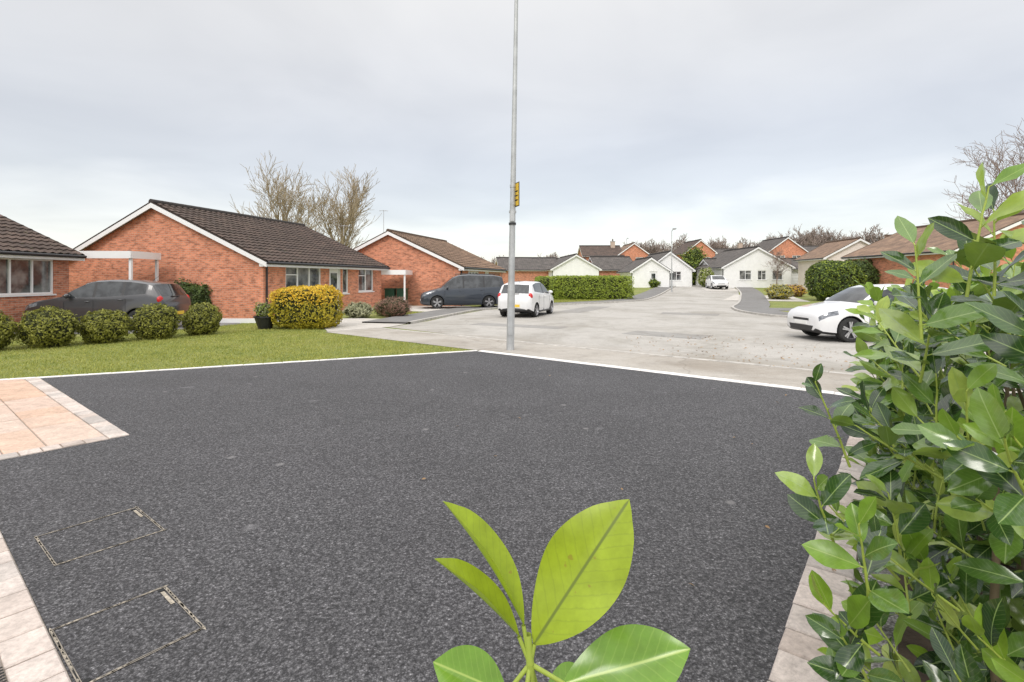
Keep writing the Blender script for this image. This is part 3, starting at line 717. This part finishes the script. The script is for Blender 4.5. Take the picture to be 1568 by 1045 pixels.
shrub('evergreen_tree',(24.6,69,.7),(1.6,1.6,2.5),6000,.13,('dgreen','hedge'),2,seed=59,rough=.35)
shrub('evergreen_tree',(56,70,.7),(2.6,2.5,3.2),6000,.16,('dgreen','rust'),2,seed=60,rough=.35)
shrub('golden_conifer',(49,60,.7),(1.7,1.7,2.9),5000,.14,('gold','dgreen'),2,seed=61,rough=.35)
shrub('evergreen_shrub',(23.0,60.5,.6),(.9,.8,1.1),3500,.1,('hedge','pale'),2,seed=62,rough=.35)
shrub('evergreen_shrub',(35.6,57,.6),(1.5,1.0,1.0),3500,.1,('rust','dgreen'),2,seed=63,rough=.35)
shrub('evergreen_shrub',(37.5,54,.6),(1.3,1.0,.9),3500,.1,('hedge','dgreen'),2,seed=64,rough=.35)
shrub('garden_hedge',(30.5,36.5,.2),(3.2,1.0,1.2),6500,.09,('dgreen','hedge'),3,seed=65,rough=.2)
shrub('evergreen_shrub',(16.5,60,.5),(.8,.8,.6),2500,.1,('hedge','dgreen'),2,seed=66,rough=.35)
e=empty('planter_pot',(-7.95,16.5,0)); mb=MB()
for i in range(16):
    a=2*math.pi*i/16; b_=2*math.pi*(i+1)/16
    for (ra,za),(rb2,zb) in zip([(.2,0),(.27,.2),(.32,.36),(.35,.37),(.35,.42),(.30,.42)],[(.27,.2),(.32,.36),(.35,.37),(.35,.42),(.30,.42),(.29,.35)]):
        mb.face([(ra*math.cos(a),ra*math.sin(a),za),(ra*math.cos(b_),ra*math.sin(b_),za),(rb2*math.cos(b_),rb2*math.sin(b_),zb),(rb2*math.cos(a),rb2*math.sin(a),zb)],'black',smooth=True)
mb.face([(.29*math.cos(2*math.pi*i/16),.29*math.sin(2*math.pi*i/16),.36) for i in range(16)],'soil'); mb.obj('pot',e)
pe=empty('pot_plant',(0,0,.34)); pe.parent=e
shrub('x',(0,0,0),(.28,.28,.25),1200,.05,('pale','hedge'),2,seed=70,rough=.4,parent=pe,asp=.25)

# ------------------------------------------------------------ lamp posts
def lamppost(name,x,y,H,r0,r1,lean=(0,0)):
    e=empty(name,(x,y,gz(y))); mb=MB()
    lx,ly=lean
    def at(z): return (lx*z,ly*z,z)
    mb.cyl(at(0),at(1.35),r0,r0*.97,'galv',20); mb.cyl(at(1.35),at(1.5),r0*.97,r1*1.45,'galv',20,False); mb.cyl(at(1.5),at(H),r1*1.4,r1*.75,'galv',16)
    mb.box((-.05,-r0-.004,.35),(.05,-r0+.03,.95),'galv')
    mb.cyl(at(H-.02),(lx*H+.03,-.5,H+.14),r1*.7,.03,'galv',10)
    mb.box((lx*H-.08,-1.0,H+.08),(lx*H+.14,-.45,H+.17),'galv'); mb.box((lx*H-.05,-.95,H+.05),(lx*H+.11,-.6,H+.079),'lamp')
    mb.obj('post',e); return e
e=lamppost('street_lamp',-.04,11.55,8.4,.088,.052,(.0175,0))
mb=MB(); xx=.0175*3.5
T=Matrix.Translation((xx+.075,-.03,3.5))@Matrix.Rotation(math.radians(-68),4,'Z')
mb.box((-.17,-.006,-.27),(.17,.006,.27),'black',T); mb.box((-.15,-.010,-.25),(.15,-.0065,.25),'yplate',T)
for z in (-.14,-.04,.06): mb.box((-.11,-.0125,z),(.11,-.0105,z+.03),'black',T)
for z in (3.3,3.7): mb.cyl((xx,0,z-.03),(xx,0,z+.03),.072,.072,'galv',12)
for z in (3.12,2.85): mb.cyl((.0175*z,0,z-.025),(.0175*z,0,z+.025),.085,.085,'black' if z<3 else 'galv',12)
mb.box((xx-.06,-.09,2.9),(xx+.03,-.06,3.1),'galv')
mb.obj('sign_plate',e)
lamppost('street_lamp',15.6,50,6.0,.065,.038); lamppost('street_lamp',20.6,92,8,.08,.05)

# ------------------------------------------------------------ cars
def lerp_t(t,x):
    return float(np.interp(x,[a for a,b in t],[b for a,b in t]))
PROF={
 'hatch':dict(top=[(0,.42),(.010,.48),(.03,.53),(.08,.575),(.15,.61),(.24,.655),(.27,.67),(.35,.82),(.43,.935),(.5,.985),(.6,1.0),(.75,.985),(.86,.945),(.905,.91),(.965,.68),(.985,.60),(1,.50)],
   belt=[(0,.40),(.02,.46),(.06,.52),(.24,.625),(.3,.635),(.6,.665),(.88,.72),(.965,.66),(.985,.58),(1,.48)],ws=(.275,.44),side=(.31,.87),rear=(.905,.968),wh=(.195,.815)),
 'mpv':dict(top=[(0,.36),(.01,.43),(.035,.48),(.1,.53),(.19,.59),(.22,.61),(.30,.78),(.37,.91),(.44,.975),(.55,1.0),(.85,.985),(.93,.95),(.955,.92),(.985,.62),(1,.5)],
   belt=[(0,.34),(.02,.40),(.06,.46),(.19,.56),(.26,.575),(.6,.60),(.93,.64),(.985,.6),(1,.48)],ws=(.225,.38),side=(.265,.93),rear=(.956,.984),wh=(.185,.79)),
}
HW=[(0,.74),(.010,.83),(.03,.895),(.07,.95),(.15,.985),(.3,1),(.8,1),(.92,.98),(.97,.945),(.988,.90),(1,.80)]
def car(name,loc,head,L,W,H,kind,pm,r=.31,rimd=5,bp=None,hubs='alloy'):
    pr=PROF[kind]; e=empty(name,(loc[0],loc[1],gz(loc[1])+(loc[2] if len(loc)>2 else .006)),head-math.pi)
    xs=[0,1]+[a for a,b in pr['top']]+[a for a,b in pr['belt']]+list(np.linspace(.02,.98,40))+list(pr['side'])+list(pr['ws'])+list(pr['rear'])+[.03,.045,.085,.15]
    bps=bp or [(.535,.56)]
    for a,b in bps: xs+= [a,b]
    xs=sorted(set(round(x,4) for x in xs)); 
    rings=[]
    for f in xs:
        hw=W/2*lerp_t(HW,f); zt=H*lerp_t(pr['top'],f); zb_=min(H*lerp_t(pr['belt'],f),zt-.01)
        bot=lerp_t([(0,.28),(.03,.21),(.1,.18),(.9,.19),(.97,.25),(1,.32)],f)
        gh=max(0,zt-zb_); yt=hw*.955-gh*.30; yt=max(yt,hw*.5)
        zs=zb_-.11
        ring=[(0,bot),(hw*.85,bot),(hw*.975,bot+.06),(hw,bot+.2 if bot+.2<zs else (bot+zs)/2),(hw*.995,max(zs,bot+.1)),(hw*.955,zb_),(yt,max(zt-.05,zb_+.004)),(yt*.86,zt-.008),(0,zt+.012)]
        rings.append([(f*L-L/2,y,z) for y,z in ring]+[(f*L-L/2,-y,z) for y,z in ring[-2:0:-1]])
    n=len(rings[0]); V=[p for rg_ in rings for p in rg_]; F=[];mi=[]
    mats=[pm,'cglass','black','tyre','lamp']
    for i in range(len(rings)-1):
        fm=(xs[i]+xs[i+1])/2; gh=H*(lerp_t(pr['top'],fm)-lerp_t(pr['belt'],fm))
        for k in range(n):
            a=i*n+k; b_=i*n+(k+1)%n; F.append((a,a+n,b_+n,b_)); kk=k if k<8 else 15-k
            m_=0
            if kk==5 and pr['side'][0]<fm<pr['side'][1] and gh>.1: 
                m_=1
                if any(a2<fm<b2 for a2,b2 in bps): m_=2
            if kk==7 and (pr['ws'][0]<fm<pr['ws'][1] or pr['rear'][0]<fm<pr['rear'][1]): m_=1
            if kk in(0,1): m_=2
            if kk==4 and .012<fm<.115: m_=4      # wrap-round headlamp lens
            mi.append(m_)
    F.append(tuple(range(n-1,-1,-1))[::-1]); mi.append(0); F.append(tuple((len(rings)-1)*n+k for k in range(n))[::-1]); mi.append(0)
    me=bpy.data.meshes.new('body'); me.from_pydata(V,[],F)
    for m_ in mats: me.materials.append(M[m_])
    me.polygons.foreach_set('material_index',mi)
    bm=bmesh.new(); bm.from_mesh(me); bmesh.ops.recalc_face_normals(bm,faces=bm.faces[:]); bm.to_mesh(me); bm.free()
    body=bpy.data.objects.new('body',me); COL.objects.link(body)
    wx=[f*L-L/2 for f in pr['wh']]
    for x in wx:
        for s in(-1,1):
            cm=bpy.data.meshes.new('cut'); c=MB(); c.cyl((x,s*(W/2-.26),r+.01),(x,s*(W/2+.2),r+.01),r+.045,r+.045,'tyre',28)
            bmc=bmesh.new()
            for q in c.v: bmc.verts.new(q)
            bmc.verts.ensure_lookup_table()
            for ff in c.f: bmc.faces.new([bmc.verts[j] for j in ff])
            bmesh.ops.remove_doubles(bmc,verts=bmc.verts[:],dist=1e-5); bmesh.ops.recalc_face_normals(bmc,faces=bmc.faces[:]); bmc.to_mesh(cm); bmc.free()
            for m_ in mats: cm.materials.append(M[m_])
            cm.polygons.foreach_set('material_index',[3]*len(cm.polygons))
            co=bpy.data.objects.new('cut',cm); COL.objects.link(co)
            md=body.modifiers.new('b','BOOLEAN'); md.operation='DIFFERENCE'; md.object=co; md.solver='EXACT'
            bpy.context.view_layer.update(); dg=bpy.context.evaluated_depsgraph_get()
            nm=bpy.data.meshes.new_from_object(body.evaluated_get(dg)); body.modifiers.clear(); body.data=nm
            bpy.data.objects.remove(co)
    body.data.name='body'
    for p_ in body.data.polygons: p_.use_smooth=True
    try: body.data.set_sharp_from_angle(angle=math.radians(38))
    except Exception as ex: print(ex)
    body.parent=e
    d=MB(); X=lambda f:f*L-L/2
    hwf=lambda f: W/2*lerp_t(HW,f)
    for s in(-1,1):
        Rz=Matrix.Rotation(-s*.55,3,'Z')
        d.ell((X(.022),s*hwf(.02)*.80,.40),(.05,.12,.055),'black',Rz)
        d.ell((X(.014),s*hwf(.02)*.80,.40),(.03,.045,.035),'lamp',Rz)
        if kind=='hatch': d.ell((X(.962),s*hwf(.96)*.90,H*.60),(.075,.10,.13),'red',Matrix.Rotation(s*.5,3,'Z')@Matrix.Rotation(-.2,3,'Y'))
        else: d.ell((X(.975),s*hwf(.97)*.93,H*.56),(.05,.07,.22),'red')
        mx=X(pr['side'][0]+.035)
        d.ell((mx,s*(W/2+.08),H*lerp_t(pr['belt'],pr['side'][0])+.07),(.06,.11,.075),pm); d.box((mx-.02,s*(W/2-.08),H*lerp_t(pr['belt'],pr['side'][0])),(mx+.03,s*(W/2+.02),H*lerp_t(pr['belt'],pr['side'][0])+.05),'black')
        for f in (pr['side'][0],bps[0][0]+.012,.735):
            zt=H*lerp_t(pr['belt'],f)-.10
            d.box((X(f)-.004,s*(W/2-.05),.27),(X(f)+.004,s*(W/2+.0025),zt),'black')
        d.box((X(pr['side'][0]),s*(W/2-.05),.262),(X(.735),s*(W/2+.0022),.27),'black')
        d.box((X(pr['wh'][0])+r+.07,s*(W/2-.06),.20),(X(pr['wh'][1])-r-.07,s*(W/2-.002),.25),'black')
        for f in(bps[0][0]-.03,.70):
            d.ell((X(f),s*(W/2+.004),H*lerp_t(pr['belt'],f)-.13),(.085,.022,.016),pm,n=10,m=6)
        for x in wx:
            yo=s*(W/2-.015); yi=s*(W/2-.215)
            for (ya,yb,ra,rb_) in ((yi,yo-s*.03,r*.985,r),(yo-s*.03,yo,r,r*.93),(yo,yo+s*.004,r*.93,r*.72)):
                d.cyl((x,ya,r),(x,yb,r),ra,rb_,'tyre',28,False)
            d.cyl((x,yi,r),(x,yi+s*.01,r),r,r,'tyre',28)
            d.cyl((x,yo+s*.003,r),(x,yo-s*.05,r),r*.73,r*.68,hubs,28,False)
            d.cyl((x,yo-s*.07,r),(x,yo-s*.05,r),r*.72,r*.72,'black',28)
            for k in range(rimd*2 if rimd<6 else rimd):
                a=2*math.pi*(k//2)/rimd + (.14 if k%2 else -.14) if rimd<6 else 2*math.pi*k/rimd
                T=Matrix.Translation((x,yo-s*.02,r))@Matrix.Rotation(a,4,'Y')
                d.box((-.018,-.018,.03),(.018,.012,r*.70),hubs,T)
            d.cyl((x,yo-s*.04,r),(x,yo-s*.003,r),.055,.05,hubs,14)
        if kind=='mpv':
            d.cyl((X(.42),s*(W/2-.22),H+.025),(X(.92),s*(W/2-.24),H+.02),.018,.018,'black',8)
    # grille: wide lower intake + slim upper slot, flush with the nose
    xf=X(0)
    d.mesh([(xf-.004,-W*.27,.27),(xf-.004,W*.27,.27),(xf-.004,W*.31,.40),(xf-.004,-W*.31,.40),(xf+.03,-W*.27,.27),(xf+.03,W*.27,.27),(xf+.03,W*.31,.40),(xf+.03,-W*.31,.40)],[(0,1,2,3),(0,4,5,1),(3,2,6,7),(1,5,6,2),(0,3,7,4)],'black')
    d.box((xf-.003,-W*.2,.52),(xf+.03,W*.2,.58),'black')
    d.box((xf-.014,-.26,.42),(xf+.03,.26,.51),'wplate')
    d.ell((X(1)-.03,0,.33),(.06,W*.40,.085),'black'); d.box((X(1)-.03,-.26,.44),(X(1)+.012,.26,.55),'yplate')
    d.box((X(.972)-.012,-.25,H*.655),(X(.972)+.03,.2,H*.665),'black')
    d.cyl((X(.8),0,H*.97),(X(.86),0,H*.97+.2),.006,.004,'black',6)
    d.obj('details',e)
    return e
car('white_hatchback',(.71,22.9),math.atan2(.937,.35),3.65,1.6,1.5,'hatch','p_white',.29,6)
car('white_hatchback',(9.72,13.75),math.pi+.03,4.0,1.72,1.46,'hatch','p_white',.31,5,bp=[(.60,.625)])
car('grey_hatchback',(-13.1,16.75),math.pi+.07,4.25,1.78,1.58,'hatch','p_grey',.32,5,bp=[(.50,.52),(.70,.72)])
car('dark_people_carrier',(-2.75,28.6),math.pi+.2,4.65,1.85,1.86,'mpv','p_blue',.34,5,bp=[(.48,.50),(.72,.74)])
car('silver_hatchback',(22.6,56.5),math.radians(262),3.9,1.7,1.5,'hatch','p_white',.31,5)

# ------------------------------------------------------------ laurel
def leaf_grid(L,Wd,curl,fold,ns,nc=4,wave=0,ph=0):
    V=[];U=[]
    for i in range(ns+1):
        s=i/ns; w=Wd/2*(math.sin(math.pi*min(1,s**1.05*.985+.008))**.75)*(1.0+.08*s)
        if s>.86: w*=1-.35*((s-.86)/.14)
        if i==ns: w=.0005
        for j in range(nc+1):
            q=(j/nc-.5)*2; y=q*w
            z=fold*abs(y)-curl*L*(s**2)+wave*math.sin(s*9+ph+q*1.5)*abs(q)*w
            V.append((s*L*(1-.25*curl*curl*s),y,z)); U.append((s,.5+q*.5*max(.15,w/(Wd/2))))
    F=[]
    for i in range(ns):
        for j in range(nc):
            a=i*(nc+1)+j; F.append((a,a+nc+1,a+nc+2,a+1))
    return np.array(V),np.array(F),np.array(U)
class LeafPool:
    def __init__(s): s.V=[];s.F=[];s.U=[];s.mi=[];s.n=0
    def add(s,g,pos,d,nrm,k=1,mi=0):
        V,F,U=g; d=Vector(d).normalized(); y=Vector(nrm).cross(d)
        if y.length<1e-4: y=d.orthogonal()
        y.normalize(); z=d.cross(y)
        R=np.array([[d.x,y.x,z.x],[d.y,y.y,z.y],[d.z,y.z,z.z]])
        s.V.append((V*k)@R.T+np.array(pos)); s.F.append(F+s.n); s.U.append(U); s.mi+=[mi]*len(F); s.n+=len(V)
    def obj(s,name,mats,parent): return npmesh(name,np.vstack(s.V),np.vstack(s.F),mats,np.vstack(s.U),True,parent,s.mi)
grids=[leaf_grid(1,random.uniform(.40,.50),random.uniform(-.08,.30),random.uniform(.08,.35),7,4,.16,random.random()*6) for _ in range(12)]
lowg=[leaf_grid(1,.44,.15,.2,4,2) for _ in range(2)]
lh=empty('laurel_hedge'); pool=LeafPool(); st=MB()
rl=random.Random(5)
def shoot(base,d,length,nl,ls,young=.2,stem=.0035,g=grids):
    p=Vector(base); d=Vector(d).normalized(); a=rl.uniform(0,6.28); prev=p.copy(); step=length/nl
    yg=rl.random()<.45
    for i in range(nl):
        f=i/(nl-1 if nl>1 else 1)
        d=(d+Vector((rl.gauss(0,.05),rl.gauss(0,.05),.04))).normalized()
        q=prev+d*step; st.cyl(prev,q,stem*(1.1-.5*f),stem*(1.1-.5*(f+.1)),'stem',6,False)
        a+=2.39+rl.gauss(0,.25); o=d.orthogonal().normalized(); w=d.cross(o); rad=o*math.cos(a)+w*math.sin(a)
        op=1.15-.55*f+rl.gauss(0,.15)
        ld_=(d*math.cos(op)+rad*math.sin(op)+Vector((0,0,-.15*(1-f)))).normalized()
        nr=(d*math.sin(op)-rad*math.cos(op))
        nr=(nr*.8+Vector((-.45+rl.gauss(0,.45),-.55+rl.gauss(0,.45),.35+rl.gauss(0,.4)))).normalized()
        L=ls*rl.uniform(.75,1.2)*(1-.35*f*f)
        st.cyl(q,q+ld_*L*.1,stem*.55,stem*.4,'stem',5,False)
        pool.add(rl.choice(g),q+ld_*L*.08,ld_,nr,L,1 if (yg and rl.random()<young*(.5+1.6*f)) else 0)
        prev=q
def Hh(w): return float(np.interp(w,[.1,.3,.5,.95,1.6],[1.10,1.34,1.52,1.72,1.76]))
cnt=0
while cnt<430:
    t=rl.uniform(-.95,3.3); w=rl.uniform(.28,1.5); H=Hh(w)-max(0,t-.5)*.06; z=rl.uniform(.05,H-.1)
    edge=.38+.10*noise.noise(Vector((t*2,z*2,0)))+max(0,-.4-t)*.45
    if w<edge: continue
    if w>edge+.32 and z<H-.35: continue
    x,y=rp(t,w)
    out=Vector((-rn.x,-rn.y,0))*rl.uniform(.2,1.0)*(1 if w<edge+.3 else .3)+Vector((0,0,rl.uniform(.3,1.2)))+Vector((rl.gauss(0,.35),rl.gauss(0,.35),0))
    if t<-.5: out+=Vector((-rd.x,-rd.y,0))*.4
    shoot((x,y,z),out,rl.uniform(.14,.26),rl.randint(5,8),rl.uniform(.10,.15),.5); cnt+=1
for i in range(3600):
    t=rl.uniform(-.8,3.5); w=rl.uniform(.58,1.7)+max(0,-.3-t)*.3; z=rl.uniform(0,Hh(w)-.18); x,y=rp(t,w)
    dd=Vector((rl.gauss(0,1),rl.gauss(0,1),rl.gauss(0,.7))); pool.add(rl.choice(lowg),(x,y,z),dd,(rl.gauss(-.3,.4),rl.gauss(-.3,.4),1),rl.uniform(.10,.15),0)
for i in range(26):
    t=rl.uniform(-.7,3.2); w=rl.uniform(.65,1.2); x,y=rp(t,w); p=Vector((x,y,0)); d=Vector((rl.gauss(0,.1),rl.gauss(0,.1),1)).normalized()
    for k in range(5):
        q=p+d*.24; st.cyl(p,q,.016-.002*k,.014-.002*k,'stemB',7,False); p=q; d=(d+Vector((rl.gauss(0,.12),rl.gauss(0,.12),0))).normalized()
shoot((1.03,1.16,1.56),(.02,0,1),.25,8,.12,.4); shoot((1.13,1.2,1.56),(.1,0,1),.20,7,.12,.4)
shoot((.96,1.2,1.46),(-.1,0,1),.22,7,.12,.4); shoot((1.2,1.15,1.53),(.05,.1,1),.22,7,.13,.4)
shoot((.99,1.5,1.05),(-.40,0,1),.26,9,.10,.5); shoot((.85,1.35,.9),(-.3,-.1,.8),.20,7,.11,.4)
shoot((.80,1.15,.88),(-.15,-.2,.9),.18,7,.12,.4); shoot((.86,1.22,.62),(-.4,-.1,.7),.18,7,.12,.6); shoot((.86,1.2,.72),(-.5,-.1,.4),.18,7,.12,.5)
pool.obj('leaves',['laurel','laurelY'],lh); st.obj('stems',lh)

sp=empty('laurel_sapling'); P2=LeafPool(); s2=MB()
root=Vector((.03,.42,.0))
pts=[root,Vector((.02,.43,.5)),Vector((.025,.44,1.0)),Vector((.018,.452,1.22)),Vector((.016,.45,1.262)),Vector((.014,.45,1.288))]
for i in range(len(pts)-1): s2.cyl(pts[i],pts[i+1],[.008,.006,.005,.004,.0036][i],[.006,.005,.004,.0036,.003][i],'stem',10,False)
def big(a,b,nrm,wd,curl,fold,mi=0,wave=.06):
    a=Vector(a); b=Vector(b); L=(b-a).length; g=leaf_grid(1,wd/L,curl,fold,24,8,wave,1.0)
    d=b-a; 
    s2.cyl(Vector(pts[4]),a,.0022,.0018,'stem',8,False)
    P2.add(g,a,d,nrm,L*1.0,mi)
big((.020,.450,1.280),(.104,.460,1.402),(-.55,-1,.15),.068,.06,.22,0,.12)
big((.046,.452,1.243),(.156,.448,1.276),(.1,-.75,.75),.054,-.06,.25,1,.12)
big((.010,.450,1.296),(-.047,.455,1.410),(1.0,-.22,.5),.034,.14,.8,0)
big((.006,.450,1.286),(-.061,.448,1.362),(.75,-.08,1.0),.028,.10,.8,0)
big((-.005,.450,1.236),(-.068,.446,1.267),(.1,-.75,.8),.042,.05,.3,1)
big((.03,.47,1.2),(.10,.53,1.19),(0,-.3,1),.055,.1,.3,1); big((.0,.42,1.18),(-.09,.38,1.17),(0,-.3,1),.055,.1,.3,1)
P2.obj('leaves',['sapY','sapG'],sp); s2.obj('stem',sp)

pool3=LeafPool(); g=leaf_grid(1,.5,.3,.3,3,2)
for q in scatter_poly([(2.5,11.2),(5.6,8.6),(8.5,10.5),(6,14.5),(3.2,14.5)],260):
    pool3.add(g,(q[0],q[1],.02),(rl.gauss(0,1),rl.gauss(0,1),.1),(rl.gauss(0,.3),rl.gauss(0,.3),1),rl.uniform(.03,.07))
for q in [(2.2,5.1),(1.62,3.28),(1.75,2.8),(2.3,4.9),(-.6,5.5),(3.4,6.6)]+[tuple(x) for x in scatter_poly([(-.7,11.2),(4.6,7),(1,2.2),(-2,3)],10)]:
    pool3.add(g,(q[0],q[1],.022),(rl.gauss(0,1),rl.gauss(0,1),.1),(rl.gauss(0,.3),rl.gauss(0,.3),1),rl.uniform(.025,.05))
npmesh('fallen_leaves',np.vstack(pool3.V),np.vstack(pool3.F),['deadleaf'],np.vstack(pool3.U),True)

# ------------------------------------------------------------ world, sun, camera
w=bpy.data.worlds.new('World'); scn.world=w; w.use_nodes=True; nt=w.node_tree; nt.nodes.clear()
out=nt.nodes.new('ShaderNodeOutputWorld'); tc=nt.nodes.new('ShaderNodeTexCoord')
sky=nt.nodes.new('ShaderNodeTexSky'); sky.sky_type='NISHITA'; sky.sun_disc=False; sky.sun_elevation=math.radians(42); sky.sun_rotation=math.radians(200)
b1=nt.nodes.new('ShaderNodeBackground'); b1.inputs[1].default_value=.05; nt.links.new(sky.outputs[0],b1.inputs[0])
sp_=nt.nodes.new('ShaderNodeSeparateXYZ'); nt.links.new(tc.outputs['Generated'],sp_.inputs[0])
za=N(nt,'ShaderNodeMath',operation='MAXIMUM'); nt.links.new(sp_.outputs[2],za.inputs[0]); za.inputs[1].default_value=0
zb=N(nt,'ShaderNodeMath',operation='ADD'); nt.links.new(za.outputs[0],zb.inputs[0]); zb.inputs[1].default_value=.16
dx=N(nt,'ShaderNodeMath',operation='DIVIDE'); dy=N(nt,'ShaderNodeMath',operation='DIVIDE')
nt.links.new(sp_.outputs[0],dx.inputs[0]); nt.links.new(zb.outputs[0],dx.inputs[1]); nt.links.new(sp_.outputs[1],dy.inputs[0]); nt.links.new(zb.outputs[0],dy.inputs[1])
cb=nt.nodes.new('ShaderNodeCombineXYZ'); nt.links.new(dx.outputs[0],cb.inputs[0]); nt.links.new(dy.outputs[0],cb.inputs[1])
n1=noi(nt,cb.outputs[0],.6,5,.5,.4); n2=noi(nt,cb.outputs[0],1.2,5,.5,.5)
wz=N(nt,'ShaderNodeMath',operation='MULTIPLY_ADD'); nt.links.new(n1,wz.inputs[0]); wz.inputs[1].default_value=.34; nt.links.new(za.outputs[0],wz.inputs[2])
base=ramp(nt,wz.outputs[0],[(.15,(.90,.87,.82)),(.23,(.82,.795,.755)),(.31,(.60,.588,.58)),(.41,(.59,.575,.565)),(.53,(.71,.685,.65)),(.65,(.80,.77,.72)),(1.0,(.95,.92,.88))])
mod=ramp(nt,n2,[(.3,.92),(.7,1.07)])
cc=mix(nt,1,base,mod,'MULTIPLY')
bk=N(nt,'ShaderNodeMapRange'); nt.links.new(sp_.outputs[1],bk.inputs[0]); bk.inputs[1].default_value=.1; bk.inputs[2].default_value=-.8; bk.inputs[3].default_value=1.0; bk.inputs[4].default_value=1.4
b2=nt.nodes.new('ShaderNodeBackground'); nt.links.new(cc,b2.inputs[0])
st_=N(nt,'ShaderNodeMapRange'); nt.links.new(za.outputs[0],st_.inputs[0]); st_.inputs[1].default_value=.5; st_.inputs[2].default_value=.95; st_.inputs[3].default_value=.99; st_.inputs[4].default_value=2.2
mm=N(nt,'ShaderNodeMath',operation='MULTIPLY'); nt.links.new(st_.outputs[0],mm.inputs[0]); nt.links.new(bk.outputs[0],mm.inputs[1])
nt.links.new(mm.outputs[0],b2.inputs[1])
ad=nt.nodes.new('ShaderNodeAddShader'); nt.links.new(b1.outputs[0],ad.inputs[0]); nt.links.new(b2.outputs[0],ad.inputs[1]); nt.links.new(ad.outputs[0],out.inputs[0])
sl=bpy.data.lights.new('sun','SUN'); sl.energy=1.2; sl.angle=math.radians(18); sl.color=(1,.96,.9)
so=bpy.data.objects.new('sun',sl); COL.objects.link(so); so.rotation_euler=(math.radians(48),0,math.radians(-20))
cam=bpy.data.cameras.new('camera'); co=bpy.data.objects.new('camera',cam); COL.objects.link(co)
co.location=(0,0,1.6); co.rotation_euler=(math.radians(90),0,0); cam.lens=18; cam.sensor_width=36; cam.shift_y=-.0603; cam.clip_start=.02; cam.clip_end=2000
scn.camera=co
scn.view_settings.view_transform='Standard'; scn.view_settings.look='None'; scn.view_settings.exposure=0
